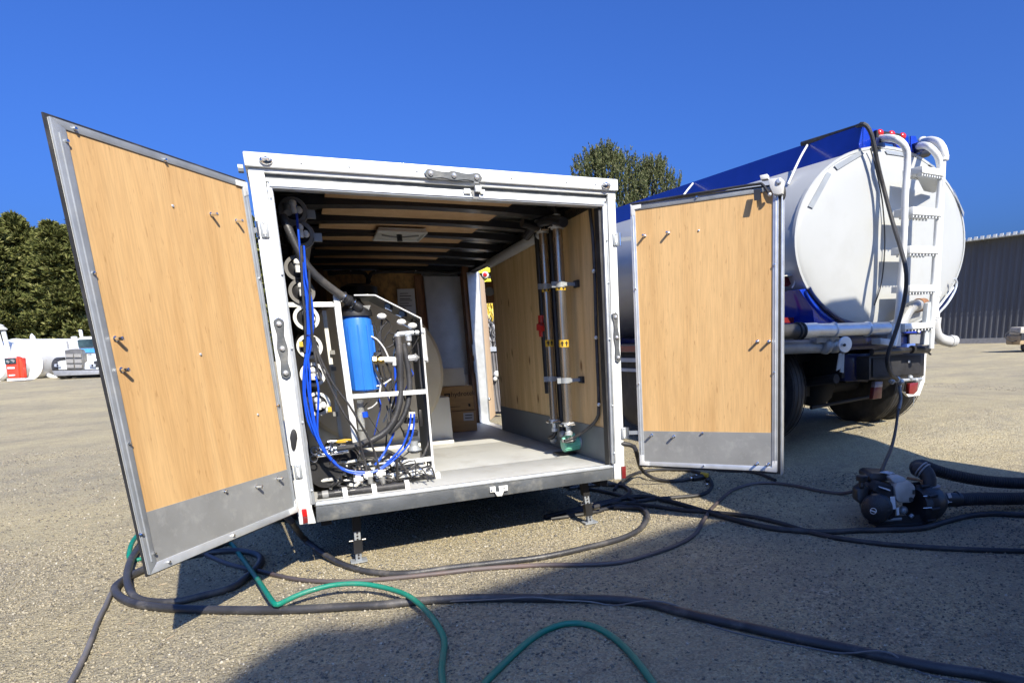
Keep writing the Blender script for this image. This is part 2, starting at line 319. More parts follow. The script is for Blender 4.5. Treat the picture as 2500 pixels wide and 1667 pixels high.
# loose stones near the camera
def stones(name, m, N, xr, yr, smin, smax, label, seed, fade=True):
    r = np.random.default_rng(seed)
    ico = np.array([(0, 0, 1), (.9, 0, .1), (.28, .85, .15), (-.72, .53, .05), (-.72, -.53, .2), (.28, -.85, .1), (0, 0, -.6)]); 
    F = np.array([(0, 1, 2), (0, 2, 3), (0, 3, 4), (0, 4, 5), (0, 5, 1), (6, 2, 1), (6, 3, 2), (6, 4, 3), (6, 5, 4), (6, 1, 5)])
    x = r.uniform(*xr, N * 4); y = r.uniform(*yr, N * 4)
    cl = np.sin(x * 3.1 + 1.3 * np.sin(y * 2.2)) + np.sin(y * 4.3 + 1.7 * np.sin(x * 1.9)) + np.sin(x * 1.1 - y * 1.7) * 1.2
    fd = np.clip((yr[1] - y) / 1.6, 0, 1) * np.clip((x - xr[0]) / 1.2, 0, 1) * np.clip((xr[1] - x) / 1.2, 0, 1) if fade else 1.0; keep = (r.uniform(-3.2, .6, N * 4) < cl) & (r.random(N * 4) < fd); x = x[keep][:N]; y = y[keep][:N]; N = len(x)
    s = smin + (smax - smin) * r.random(N) ** 2.6
    a = r.uniform(0, 6.28, N); sc = np.stack([s * r.uniform(.7, 1.3, N), s * r.uniform(.6, 1.1, N), s * r.uniform(.45, .95, N)], 1)
    P = ico[None] * (1 + r.normal(0, .16, (N, 7, 3))) * sc[:, None]
    ca, sa = np.cos(a)[:, None], np.sin(a)[:, None]
    X = P[..., 0] * ca - P[..., 1] * sa + x[:, None]; Y = P[..., 0] * sa + P[..., 1] * ca + y[:, None]; Z = P[..., 2] + (s * .12)[:, None]
    V_ = np.stack([X, Y, Z], -1).reshape(-1, 3); Fa = (F[None] + (np.arange(N) * 7)[:, None, None]).reshape(-1, 3)
    me = bpy.data.meshes.new(name); me.vertices.add(len(V_)); me.vertices.foreach_set('co', V_.ravel().astype(np.float32))
    me.loops.add(Fa.size); me.loops.foreach_set('vertex_index', Fa.ravel().astype(np.int32))
    me.polygons.add(len(Fa)); me.polygons.foreach_set('loop_start', np.arange(0, Fa.size, 3, dtype=np.int32)); me.polygons.foreach_set('loop_total', np.full(len(Fa), 3, dtype=np.int32))
    me.update(); me.validate(); me.materials.append(m)
    o = bpy.data.objects.new(name, me); col.objects.link(o); tag(o, label, 'gravel', kind='stuff')
def island_mat(name, cols, rough=.9, spec=.2):
    m = bpy.data.materials.new(name); m.use_nodes = True; n = m.node_tree.nodes; l = m.node_tree.links; b = n['Principled BSDF']; b.inputs['Roughness'].default_value = rough; b.inputs['Specular IOR Level'].default_value = spec
    g = n.new('ShaderNodeNewGeometry'); r = n.new('ShaderNodeValToRGB'); e = r.color_ramp.elements
    for i, (p, c) in enumerate(cols):
        k = e[i] if i < 2 else e.new(p); k.position = p; k.color = (*c, 1)
    l.new(g.outputs['Random Per Island'], r.inputs[0]); l.new(r.outputs[0], b.inputs['Base Color']); return m
M_stone = island_mat('gravel_stones', [(0, (.10, .095, .085)), (.3, (.19, .172, .14)), (.6, (.29, .255, .185)), (.95, (.36, .32, .24)), (1, (.48, .45, .38))])
stones('gravel', M_stone, 150000, (-4.2, 6.2), (-3.0, 2.6), .003, .011, 'loose grey and tan crushed gravel scattered over the yard', 3)
stones('gravel_far', M_stone, 70000, (-9, 13), (0, 11), .006, .016, 'coarser loose gravel strewn across the open yard behind', 5)
# straw bits
mb = MB()
for i in range(220):
    x = random.uniform(-3, 6); y = random.uniform(-3, 3); a = random.uniform(0, 6.3); L = random.uniform(.01, .045)
    mb.cyl((x, y, .006), (x + L * math.cos(a), y + L * math.sin(a), .008), .0011, n=4)
build('dry_straw', mb, M_pine, kind='stuff', label='tiny dry straw bits lying on the gravel', cat='straw')
# ------------------------------------------------------------------ conifers
M_fol = island_mat('conifer_foliage', [(0, (.035, .042, .012)), (.35, (.075, .085, .022)), (.7, (.14, .145, .04)), (1, (.22, .21, .08))], .75, .15)
M_fol2 = island_mat('pine_foliage', [(0, (.025, .034, .012)), (.35, (.05, .062, .022)), (.7, (.10, .11, .045)), (1, (.17, .165, .09))], .75, .15)
def crown_mesh(name, H, R, prof, seed, NB, TPB, blade, bw, m, z0=0.0, up=.25, NBL=6):
    r = np.random.default_rng(seed); pts = []; dirs = []
    t = r.random(NB) ** .85; ang = r.uniform(0, 6.283, NB)
    for k in range(NB):
        h = z0 + (H - z0) * t[k]; Rm = R * prof(t[k]) * r.uniform(.72, 1.08)
        d = np.array([math.cos(ang[k]), math.sin(ang[k]), 0]); sd = np.array([-d[1], d[0], 0])
        m_ = TPB
        s_ = .35 + .65 * r.random(m_) ** .7
        wd = (r.random(m_) - .5) * 2 * .26 * Rm * (1.15 - s_ * .6)
        zz = h + up * Rm * s_ ** 1.5 + r.normal(0, .09 * (1 + Rm * .12), m_) - .1 * Rm
        p = d[None] * (Rm * s_)[:, None] + sd[None] * wd[:, None]; p[:, 2] = zz
        pts.append(p); dd = d[None] + r.normal(0, .5, (m_, 3)); dd[:, 2] = abs(dd[:, 2]) * .6 + up; dirs.append(dd / np.linalg.norm(dd, axis=1)[:, None])
    P = np.concatenate(pts); Dd = np.concatenate(dirs); N = len(P)
    Vs = []; 
    for b_ in range(NBL):
        q = Dd + r.normal(0, .42, (N, 3)); q /= np.linalg.norm(q, axis=1)[:, None]
        sdv = np.cross(q, r.normal(0, 1, (N, 3))); sdv /= np.linalg.norm(sdv, axis=1)[:, None]
        L = blade * r.uniform(.6, 1.3, N)[:, None]; w_ = bw * r.uniform(.7, 1.3, N)[:, None]
        Vs.append(np.stack([P, P + q * L * .45 + sdv * w_, P + q * L, P + q * L * .45 - sdv * w_], 1))
    V_ = np.concatenate(Vs).reshape(-1, 3); nF = len(V_) // 4
    me = bpy.data.meshes.new(name); me.vertices.add(len(V_)); me.vertices.foreach_set('co', V_.ravel().astype(np.float32))
    me.loops.add(nF * 4); me.loops.foreach_set('vertex_index', np.arange(nF * 4, dtype=np.int32))
    me.polygons.add(nF); me.polygons.foreach_set('loop_start', np.arange(0, nF * 4, 4, dtype=np.int32)); me.polygons.foreach_set('loop_total', np.full(nF, 4, dtype=np.int32))
    me.update(); me.materials.append(m); return me
cone = lambda t: max(.05, (1 - t ** 1.6) ** .62) * (.75 + .25 * min(1, t * 8))
pine = lambda t: (.55 + .45 * min(1, t * 2)) * max(.12, (1 - t ** 5) ** .6)
CR = [crown_mesh('crown', 15, 4.6, cone, 11, 420, 30, .52, .085, M_fol), crown_mesh('crown', 15, 4.2, cone, 12, 400, 30, .52, .085, M_fol)]
def candle_mesh(name, seed, m):
    r = np.random.default_rng(seed); Vs = []
    for k in range(1150):
        t = r.random() ** .8; h = 2.5 + 12.3 * t; Rm = 5.0 * pine(t) * (1.0 + .18 * math.sin(k * 2.1)); a = r.uniform(0, 6.283); s = math.sqrt(r.uniform(.12, 1.0))
        c = np.array([Rm * s * math.cos(a), Rm * s * math.sin(a), h + .12 * Rm * s]); ax_ = np.array([math.cos(a) * .45 * s, math.sin(a) * .45 * s, 1.0]); ax_ += r.normal(0, .15, 3); ax_ /= np.linalg.norm(ax_); L = r.uniform(.7, 1.5)
        n = 34; u = r.random(n)[:, None]; P = c + ax_ * u * L; q = ax_ * .75 + r.normal(0, .5, (n, 3)); q /= np.linalg.norm(q, axis=1)[:, None]
        sd = np.cross(q, r.normal(0, 1, (n, 3))); sd /= np.linalg.norm(sd, axis=1)[:, None]; ln = .34 * r.uniform(.6, 1.2, n)[:, None] * (1.25 - .6 * u)
        Vs.append(np.stack([P, P + q * ln * .5 + sd * .05, P + q * ln, P + q * ln * .5 - sd * .05], 1))
    V_ = np.concatenate(Vs).reshape(-1, 3); nF = len(V_) // 4
    me = bpy.data.meshes.new(name); me.vertices.add(len(V_)); me.vertices.foreach_set('co', V_.ravel().astype(np.float32))
    me.loops.add(nF * 4); me.loops.foreach_set('vertex_index', np.arange(nF * 4, dtype=np.int32))
    me.polygons.add(nF); me.polygons.foreach_set('loop_start', np.arange(0, nF * 4, 4, dtype=np.int32)); me.polygons.foreach_set('loop_total', np.full(nF, 4, dtype=np.int32))
    me.update(); me.materials.append(m); return me
CP = candle_mesh('crown', 21, M_fol2)
def tree(name, label, x, y, H, wd, me, rot, group, limbs=0):
    z = hgt(x, y) if y < 60 else .5
    t = thing(name, label, 'tree', Matrix.Translation((x, y, z)), group)
    mb = MB().tube([(x, y, z - .3), (x + .1, y, z + H * .35), (x - .05, y + .1, z + H * .7), (x, y, z + H * .97)], .22, 8, step=1)
    vs2 = []
    for q in mb.v:
        k = (q[2] - z) / H; c = Vector((x, y, q[2])); s = max(.12, 1.1 - k); vs2.append(tuple(c + (Vector(q) - c) * s))
    mb.v = vs2
    for i in range(18):
        h = H * (.2 + .7 * i / 18); a = i * 2.4; L = H * .17 * (1.15 - h / H)
        mb.tube([(x, y, z + h), (x + L * .5 * math.cos(a), y + L * .5 * math.sin(a), z + h + L * .2), (x + L * math.cos(a), y + L * math.sin(a), z + h + L * .5)], .05, 5, step=1)
    build('trunk', mb, M_trunk, parent=t)
    inst('crown', me, t, Matrix.Translation((x, y, z)) @ Matrix.Rotation(rot, 4, 'Z') @ Matrix.Diagonal((wd, wd, H / (16.5 if me is CP else 15.7), 1)))
def tree_px(px, ptop, Z, wd, me, rot, name, label, group):
    p = D(px, 875 - .046 * (px - 180), Z); top = D(px, ptop, Z); zb = .5
    tree(name, label, p.x, p.y, top.z - zb, wd, me, rot, group)
TL = [(-70, 520, 60, 1.05, 0, 'dense dark conifer at the left edge of the photo'), (30, 508, 58, 1.0, 1, 'tall conifer behind the white fuel tank and red dispenser'),
      (118, 528, 61, .95, 0, 'rounded conifer behind the middle of the long white tank'), (200, 545, 60, .95, 1, 'conifer directly behind the old white and blue truck'),
      (300, 500, 63, 1.1, 0, 'conifer hidden mostly by the left trailer door'), (400, 500, 62, 1.05, 1, 'conifer whose top stays below the left trailer door'), (505, 505, 60, 1.1, 0, 'conifer behind the hinge side of the left door'),
      (610, 478, 58, 1.1, 1, 'conifer showing in the gap between left door and white post'), (720, 520, 62, 1.0, 0, 'conifer hidden behind the trailer roof at left')]
for i, (px, pt, Z, wd, k, lb) in enumerate(TL): tree_px(px, pt, Z, wd, CR[k], i * 1.7, 'conifer_tree', lb, 'row of dense conifers behind the yard')
tree_px(1495, 352, 62, .82, CP, .4, 'pine_tree', 'taller shaggy pine rising above the right end of the trailer roof', 'shaggy pines behind the trailer')
tree_px(1603, 378, 63, .62, CP, 2.1, 'pine_tree', 'shorter shaggy pine just left of the blue tank top', 'shaggy pines behind the trailer')
tree_px(1440, 470, 66, .75, CP, 3.3, 'pine_tree', 'low pine lobe half hidden behind the trailer header', 'shaggy pines behind the trailer')
# ------------------------------------------------------------------ metal building at right
pA = D(2640, 838, 30.5); pB = D(2230, 838, 36.6); pA.z = 0; pB.z = 0
dW = (pB - pA).normalized(); L_ = (pB - pA).length + 14; nW = Vector((dW.y, -dW.x, 0)); nW = nW if nW.dot(CW - pA) > 0 else -nW
bd = thing('metal_building', 'long dark navy corrugated metal building behind the tanker', 'building', Matrix.Translation(pA))
Hb = 5.15
def BW(a, h, o=0): return pA + dW * a + nW * o + Vector((0, 0, h))
mb = MB(); sp = .3; k = int((L_ + 8) / sp)
prof = [(0, 0), (.05, .024), (.12, .024), (.17, 0), (.3, 0)]; vs_ = []; fs_ = []
for i in range(k):
    for (a, o) in prof[:-1]: vs_ += [BW(-8 + i * sp + a, .25, o), BW(-8 + i * sp + a, Hb, o)]
for i in range(len(vs_) // 2 - 1): fs_.append((2 * i, 2 * i + 1, 2 * i + 3, 2 * i + 2))
mb.add(vs_, fs_); mb.smooth = False; build('wall', mb, M_bwall, parent=bd)
mb = MB().prism([BW(-8, 0, -.15), BW(L_, 0, -.15), BW(L_, .26, -.15), BW(-8, .26, -.15)], nW * .23); build('foundation', mb, M_conc, parent=bd)
mb = MB(); r0 = [BW(-8.4, Hb - .02, .5), BW(L_ + .4, Hb - .02, .5), BW(L_ + .4, Hb + .45, -9), BW(-8.4, Hb + .45, -9)]
mb.prism(r0, Vector((0, 0, .1))); build('roof', mb, mat('pale_roof_sheet', (.45, .47, .47), .4, .2), parent=bd)
mb = MB()
for i in range(int((L_ + 8) / .3)): mb.prism([BW(-8.3 + i * .3, Hb + .0, .5), BW(-8.3 + i * .3 + .15, Hb, .5), BW(-8.3 + i * .3 + .15, Hb + .16, .44), BW(-8.3 + i * .3, Hb + .16, .44)], nW * .08)
build('eave_ribs', mb, mat('pale_roof_sheet', (.5, .5, .5)), parent=bd, kind='stuff')
mb = MB().box(lambda x, y, z: BW(x, z, -y), -8, L_, .05, 18, .1, Hb - .1); build('inner_core', mb, M_bwall, parent=bd)
# machine at right edge
q = D(2512, 862, 24); q.z = 0; e1 = Vector((RW[0])).normalized()
rm = thing('yard_machine', 'worn tan and rust yard machine cut by the right photo edge', 'machine', Matrix.Translation(q))
def EF(x, y, z): return q + Vector((e1.x * x - e1.y * y, e1.y * x + e1.x * y, z))
build('body', MB().box(EF, -.38, 1.4, 0, .9, .28, .62), mat('tan_machine_paint', (.45, .33, .18), .6, dirt=(.12, .05, .02), dscale=3, damt=.8), parent=rm, bev=.05)
build('engine_cover', MB().box(EF, -.34, 1.2, .1, .8, .62, .92), mat('pale_machine_paint', (.5, .45, .36), .6, dirt=(.12, .05, .02), dscale=5, damt=.7), parent=rm, bev=.06)
build('front_recess', MB().box(EF, -.36, -.1, -.02, .1, .45, .7), M_blackm, parent=rm)
for s in (0, 1.1):
    build('wheel', MB().lathe(EF(s - .05, -.05, .2), EF(0, -1, 0) - EF(0, 0, 0), [(-.2, .2), (0, .2), (.02, .12)], 16), M_rubber, parent=rm)
build('whip_hose', MB().tube([EF(-.3, .2, .45), EF(-.55, .2, .42), EF(-.85, .2, .6), EF(-.7, .2, .78), EF(-.35, .2, .72)], .02, 6), M_rubber, parent=rm)
build('exhaust_knob', MB().sph(EF(.1, .3, 1.15), .12).cyl(EF(.1, .3, .9), EF(.1, .3, 1.15), .05), M_alud, parent=rm)
# ------------------------------------------------------------------ left background: fuel tanks, dispenser, old truck
hz = lambda px: 875 - .046 * (px - 180)
def gp(px, Z): p = D(px, hz(px), Z); return Vector((p.x, p.y, hgt(p.x, p.y)))
def DZ(px, py, Z): return D(px, py, Z)
# long white tank: face at px 0..92, right end behind truck
fc = D(52, 884, 30.5); cz = (D(52, 831, 30).z + D(52, 930, 30).z) / 2; fc.z = cz + .02; rT = .98
back = D(235, 876, 33.5); axd = Vector((back.x - fc.x, back.y - fc.y, 0)).normalized(); axd = (axd + Vector((0, .95, 0))).normalized()
tk = thing('fuel_tank', 'long white horizontal storage tank with rust stains on its top', 'tank', Matrix.Translation((fc.x, fc.y, fc.z - rT)))
build('shell', MB().lathe(fc, axd, [(-.12, .0001), (-.11, rT * .5), (-.04, rT * .92), (0, rT), (7.5, rT), (7.6, rT * .8), (7.65, .001)], 40), M_rust, parent=tk)
build('rim', MB().torus(fc, axd, rT, .03, n=48, m=6), M_white, parent=tk)
sdv = Vector((axd.y, -axd.x, 0))
for a_ in (.5, 6.5):
    for s in (-1, 1):
        p = fc + axd * a_ + sdv * s * .6; g0 = hgt(p.x, p.y) - .1
        build('leg', MB().cyl(Vector((p.x + sdv.x * s * .55, p.y + sdv.y * s * .55, g0)), p + Vector((0, 0, -.7)), .1, n=8), M_white, parent=tk)
build('fitting', MB().lathe(fc + axd * 1 + Vector((0, 0, rT)), (0, 0, 1), [(-.05, .12), (.12, .1), (.25, .02)], 10).lathe(fc + axd * 3.6 + Vector((0, 0, rT)), (0, 0, 1), [(-.05, .14), (.1, .14), (.12, .05)], 10), M_white, parent=tk)
vp = D(27, 880, 29.6)
build('vent_pipe', MB().cyl(Vector((vp.x, vp.y, .7)), Vector((vp.x, vp.y, D(27, 808, 29.6).z)), .09, n=12).cyl(Vector((vp.x - .17, vp.y, .7)), Vector((vp.x - .2, vp.y, D(20, 812, 29.6).z)), .06, n=10).lathe(Vector((vp.x - .07, vp.y, D(24, 806, 29.6).z)), (0, 0, 1), [(0, .2), (.04, .24), (.1, .2), (.16, .12), (.2, .16), (.26, .05)], 10), M_wplas, parent=tk)
f2 = D(-32, 886, 29.2); f2.z = fc.z - .02
t2 = thing('white_tank', 'rounded white tank end cut off at the far left photo edge', 'tank', Matrix.Translation((f2.x, f2.y, f2.z - .93)))
build('shell', MB().lathe(f2, axd, [(-.15, .001), (-.1, .5), (-.02, .85), (.1, .93), (7, .93), (7.1, .001)], 32), M_white, parent=t2)
build('leg', MB().cyl(Vector((f2.x + .3, f2.y, .2)), f2 + Vector((.2, 0, -.6)), .1, n=8), M_white, parent=t2)
# dispenser
b0 = D(28, 929, 28.2); dn = thing('fuel_dispenser', 'red fuel dispenser cabinet standing in front of the white tank end', 'fuel pump', Matrix.Translation(b0))
def PXp(l, Z): return [D(x, y, Z) for x, y in l]
bk = Vector(RW[2]) * .45; bk.z = 0
build('cabinet', MB().prism(PXp([(18.5, 923), (46, 923), (42, 874), (11, 874)], 28), bk), M_orange, parent=dn, bev=.02)
build('meter_window', MB().prism(PXp([(13, 889), (40, 887), (38.5, 874), (11, 875)], 27.97), bk * -.03), M_glass, parent=dn)
build('side_panel', MB().prism(PXp([(47, 921), (59.5, 921), (55, 884), (47, 872), (40, 870)], 28.1), bk * .3), M_orange, parent=dn)
build('base', MB().prism(PXp([(17, 930), (62, 928), (61, 923), (17, 924)], 28), bk), M_wplas, parent=dn)
build('badge', MB().prism(PXp([(18.5, 900.5), (36, 900), (36, 896), (18.5, 896)], 27.97), bk * -.02).prism(PXp([(22, 918), (37, 917), (37, 914), (22, 914.5)], 27.97), bk * -.02), M_wplas, parent=dn)
build('meter_dials', MB().prism(PXp([(14, 882), (21, 887), (24, 883), (18, 879)], 27.93), bk * -.02).prism(PXp([(25, 879), (34, 885), (37, 880), (30, 877)], 27.93), bk * -.02), M_grey, parent=dn)
# old truck
Zt = 28.; g0 = gp(185, Zt); tr = thing('old_truck', 'old white and light blue semi truck facing the camera', 'truck', Matrix.Translation(g0))
bkt = Vector(RW[2]); bkt.z = 0; bkt.normalize()
def TP(l, Z=Zt): return PXp(l, Z)
build('grille_shell', MB().prism(TP([(158, 857), (159, 855), (175, 852), (196, 853), (200, 858), (205, 901), (163, 902)]), bkt * 1.3), mat('grille_grey', (.18, .17, .15), .4, .5), parent=tr, bev=.01)
for i, (y0, y1) in enumerate([(864, 872), (877, 886), (889.5, 898)]):
    build('grille_insert', MB().prism(TP([(161.5 + i * 1.2, y1), (179 + i, y1), (178.5 + i, y0), (160.5 + i * 1.2, y0)], Zt - .03), -bkt * .02).prism(TP([(182 + i, y1), (199 + i * 1.2, y1), (198 + i, y0), (181.5 + i, y0)], Zt - .03), -bkt * .02), mat('grille_mesh', (.33, .31, .27), .5, .4, var=.3, scale=60), parent=tr)
build('hood', MB().prism(TP([(156, 857), (199, 852), (241, 850), (246, 890), (205, 903), (162, 903)], Zt + .25), bkt * 1.4), M_white, parent=tr, bev=.05)
for poly in ([(130, 903), (131, 889), (140, 882), (157, 879), (162, 903)], [(205, 902), (206, 886), (222, 875), (240, 874), (249, 884), (248, 899), (244, 902)]):
    build('fender', MB().prism(TP(poly, Zt - .05), bkt * 1.2), M_white, parent=tr, bev=.06)
for x in (142, 227):
    build('headlight', MB().prism(TP([(x - 8, 895), (x + 7, 896), (x + 8, 890), (x + 4, 888), (x - 7, 888)], Zt - .1), -bkt * .05), M_clear, parent=tr, bev=.01)
    build('lamp_bezel', MB().prism(TP([(x - 3, 894), (x, 894), (x, 889), (x - 3, 889)], Zt - .16), -bkt * .02), M_blackm, parent=tr)
build('bumper', MB().prism(TP([(127, 905), (243, 903), (240, 914), (133, 918)], Zt - .35), bkt * .15), mat('bumper_chrome', (.3, .3, .3), .5, .4), parent=tr, bev=.02)
build('cab', MB().prism(TP([(188, 851), (189, 826), (194, 822), (262, 820), (266, 851), (262, 900), (205, 900)], Zt + 1.7), bkt * 1.3), M_white, parent=tr, bev=.08)
build('windscreen', MB().prism(TP([(193, 848), (190, 831), (194, 829), (236, 827), (238, 847)], Zt + 1.66), -bkt * .03), M_glass, parent=tr)
build('blue_stripe', MB().prism(TP([(199, 851), (240, 850), (241, 860), (200, 861)], Zt + .22), -bkt * .03), M_ltblue, parent=tr)
build('hood_vent', MB().prism(TP([(213, 865.5), (224, 865), (224, 863.5), (213, 864)], Zt + .2), -bkt * .02), M_blackm, parent=tr)
build('exhaust_stack', MB().cyl(D(199, 822, Zt + 1.9), D(196, 806, Zt + 1.9), .07, n=10), M_wplas, parent=tr)
build('exhaust_stack', MB().cyl(D(167, 851, Zt), D(164, 834, Zt), .035, n=8), M_grey, parent=tr)
for px in (150, 252):
    c = gp(px, Zt + .3) + Vector((0, 0, .47)); build('wheel', MB().lathe(c, bkt.cross(Vector((0, 0, 1))), [(-.15, .3), (-.14, .47), (.14, .47), (.15, .3)], 20), M_rubber, parent=tr)
build('undercarriage', MB().prism(TP([(140, 922), (240, 920), (240, 903), (140, 905)], Zt + .6), bkt * 5), M_vdark, parent=tr)
sg = D(225, 792, 45); s0 = thing('blue_sign', 'small light blue sign board on a post behind the truck', 'sign', Matrix.Translation(Vector((sg.x, sg.y, .5))))
build('board', MB().prism([D(218, 785, 45), D(240, 785, 45), D(240, 798, 45), D(222, 798, 45)], bkt * .05), M_ltblue, parent=s0)
build('post', MB().cyl(Vector((sg.x + .2, sg.y, .3)), D(231, 799, 45), .05, n=6), M_grey, parent=s0)
# ------------------------------------------------------------------ yellow sweeper behind the side doorway
Zs = 11.5; s0p = D(1185, 1000, Zs); s0p.z = 0
ys = thing('road_sweeper', 'yellow machine with round red lamps and a bristle curtain seen through side doorway', 'sweeper', Matrix.Translation(s0p))
bs = Vector(RW[2]); bs.z = 0; bs.normalize()
for (l_, m_, nm) in [([(1120, 672), (1240, 660), (1240, 645), (1120, 645)], M_yel, 'upper_beam'), ([(1120, 693), (1240, 689), (1240, 680), (1120, 682)], M_yel, 'lower_beam'),
                  ([(1120, 682), (1240, 680), (1240, 660), (1120, 668)], M_vdark, 'lamp_panel'), ([(1120, 716), (1240, 704), (1240, 690), (1120, 694)], mat('olive_paint', (.25, .2, .05)), 'apron')]:
    build(nm, MB().prism(PXp(l_, Zs), bs * (.35 if 'beam' in nm else .2), bs * (0 if 'beam' in nm else .08)), m_, parent=ys)
for x in (1155, 1185.5):
    c = D(x, 671.5, Zs - .02)
    lp = build('lamp_ring', MB().lathe(c, -bs, [(0, .06), (.05, .055), (.06, .035)], 20), M_wplas, parent=ys)
    build('lamp_lens', MB().lathe(c - bs * .055, -bs, [(0, .04), (.02, .03), (.03, .001)], 16), M_red, parent=lp)
M_bri = island_mat('bristles', [(0, (.03, .03, .03)), (.6, (.09, .09, .1)), (1, (.5, .5, .52))]); M_briy = island_mat('yellow_bristles', [(0, (.3, .2, .02)), (.6, (.6, .45, .05)), (1, (.75, .65, .3))])
for (mm, y0, y1, nm) in [(M_briy, 712, 775, 'yellow_bristles'), (M_bri, 765, 845, 'black_bristles')]:
    mb = MB(); 
    for i in range(1500):
        x = random.uniform(1140, 1235); y = random.uniform(y0, y1); p = D(x, y, Zs + random.uniform(0, .3)); qd = Vector((random.uniform(-.05, .05), random.uniform(-.02, .02), -.09)); s = Vector((.008, 0, 0)); mb.add([p - s, p + s, p + qd + s, p + qd - s], [(0, 1, 2, 3)])
    build(nm, mb, mm, parent=ys, kind='stuff')
build('backing', MB().prism(PXp([(1100, 1010), (1260, 990), (1260, 700), (1100, 714)], Zs + .4), bs * .3), M_vdark, parent=ys)
build('tool_bar', MB().prism(PXp([(1120, 862), (1240, 856), (1240, 845), (1120, 850)], Zs), bs * .2), M_alud, parent=ys)
mb = MB()
for x, r in [(1200, .03), (1208, .025), (1215, .02)]: mb.tube([D(x - 4, 862, Zs), D(x, 900, Zs), D(x + 5, 960, Zs), D(x + 12, 1005, Zs)], r, 8)
build('hydraulic_hoses', mb, M_hoseg, parent=ys)
build('coupling', MB().sph(D(1213, 913, Zs - .1), .06).sph(D(1209, 925, Zs - .1), .04), M_wplas, parent=ys)
# ------------------------------------------------------------------ unseen shade casters added behind the camera, outlines shaped to the cast shade
def SHp(x, yg, y):     # point at plane y whose shade lands on the ground at (x, yg)
    t = (yg - y) / -SUN.y; return Vector((x + SUN.x * t, y, SUN.z * t))
sh = thing('shade_caster', 'unseen tan shed whose shade covers the gravel in front', 'caster', Matrix.Translation((4, -13, 0)))  # added out of view; roofline worked back from the foreground shade
prof_ = [(-3.2, -.9), (-1.7, -.5), (-1.42, -.48), (-1.22, -.72), (-1.05, -1.7), (-.8, -2.2), (-.62, -1.6), (-.42, -1.15), (-.2, -.84), (.0, -.72), (.12, -.78), (.3, -.83), (.6, -.72), (.9, -.66), (1.2, -.58), (1.8, -.40), (2.3, -.27), (2.6, -.26), (2.95, -.2), (3.6, 0), (5.6, 0)]
poly = [SHp(x, y, -13.0) for x, y in prof_]
build('wall', MB().prism([Vector((poly[0].x, -13, 0))] + poly + [Vector((poly[-1].x, -13, 0))], Vector((0, -6, 0))), mat('caster_tan', (.62, .58, .52), .7), parent=sh)
tl = thing('trailer_shade_caster', 'unseen tank trailer block, its outline shaped to cast the right-hand shade', 'trailer', Matrix.Translation((5.2, -4, 0)))  # unseen block; top profile traced from the shade on gravel and tanker
pr2 = [(2.98, -.1), (2.98, .6), (3.05, 1.0), (3.25, 1.12), (3.5, 1.3), (3.9, 2.3), (4.2, 2.45), (4.5, 2.6), (4.85, 2.66), (5.1, 2.5), (5.3, 2.15), (5.45, 1.9), (5.55, 1.6)]
pl = [SHp(x, y, -2.9) for x, y in pr2]
build('caster_body', MB().prism([Vector((pl[0].x, -2.9, 0))] + pl + [Vector((pl[-1].x, -2.9, 0))], Vector((0, -5, 0))), M_tank, parent=tl)
# ------------------------------------------------------------------ the box trailer
YT = WT @ Vector((0, 1, 0)); XT = WT @ Vector((1, 0, 0)); ZT = WT @ Vector((0, 0, 1))
trl = thing('cargo_trailer', 'open white cargo trailer with plywood lined rear doors swung wide', 'trailer', MT)
def part(name, mb, m, par=None, **k): return build(name, mb, m, parent=par or trl, **k)
def bx(*a): return MB().box(T, *a)
H_ = 2.004
def ypoly(pts, y0, y1): return MB().prism([U(x, y, y0) for x, y in pts], YT * (y1 - y0))
# rear frame
pl_ = part('corner_post', MB().prism([T(.0, 0, 1.93), T(.075, 0, 1.93), U(714, 845, 0), U(751, 1080, 0), U(762, 1240, 0), U(772, 1277, 0), U(731, 1281, 0)], YT * .09), M_white, bev=.006)
pr_ = part('corner_post', MB().prism([U(1498, 472, 0), U(1484, 470, 0), U(1491, 700, 0), U(1499, 1130, 0), U(1500, 1170, 0), U(1526.5, 1170, 0), T(2.132, 0, 1.93)], YT * .09), M_white, bev=.006)
part('jamb_trim', MB().prism([U(651, 445, 0), U(665, 460, 0), U(765, 1231, 0), U(757, 1231, 0)], YT * .05, YT * -.004), M_alul, bev=.003)
part('jamb_trim', MB().prism([U(663.5, 462, 0), U(667.5, 470, 0), U(770, 1229, 0), U(763.5, 1231, 0)], YT * .07, YT * -.009), M_alud, bev=.003)
part('jamb_trim', MB().prism([U(1471, 503, 0), U(1480, 495, 0), U(1503, 1131, 0), U(1494, 1131, 0)], YT * .05, YT * -.004), M_alul, bev=.003)
part('jamb_trim', MB().prism([U(1477, 503, 0), U(1480.5, 503, 0), U(1502, 1128, 0), U(1498, 1128, 0)], YT * .02, YT * -.012), M_alud, bev=.003)
part('door_gasket', MB().box(T, 2.014, 2.03, .02, .09, .12, 1.84), M_rubber)
part('header_cap', bx(-.012, 2.144, -.024, .16, 1.933, 2.004), M_white, bev=.008)
part('header_strip', bx(0, 2.132, -.002, .1, 1.912, 1.931), M_white, bev=.003)
part('header_recess', bx(.03, 2.10, .02, .1, 1.884, 1.914), M_beam)
part('header_strip', bx(.0755, 2.06, -.002, .1, 1.868, 1.886), M_white, bev=.003)
part('header_end', bx(.0, .034, -.001, .1, 1.884, 1.914), M_white); part('header_end', bx(2.098, 2.132, -.001, .1, 1.884, 1.914), M_white)
part('header_trim', bx(.088, 2.05, -.006, .06, 1.836, 1.8665), M_alul, bev=.004)
part('header_lip', bx(.088, 2.04, -.012, .0, 1.846, 1.852), M_alul)
part('rivets', MB().cyl(T(-.02, .03, 1.93), T(-.045, .03, 1.93), .022, n=8), M_alud)
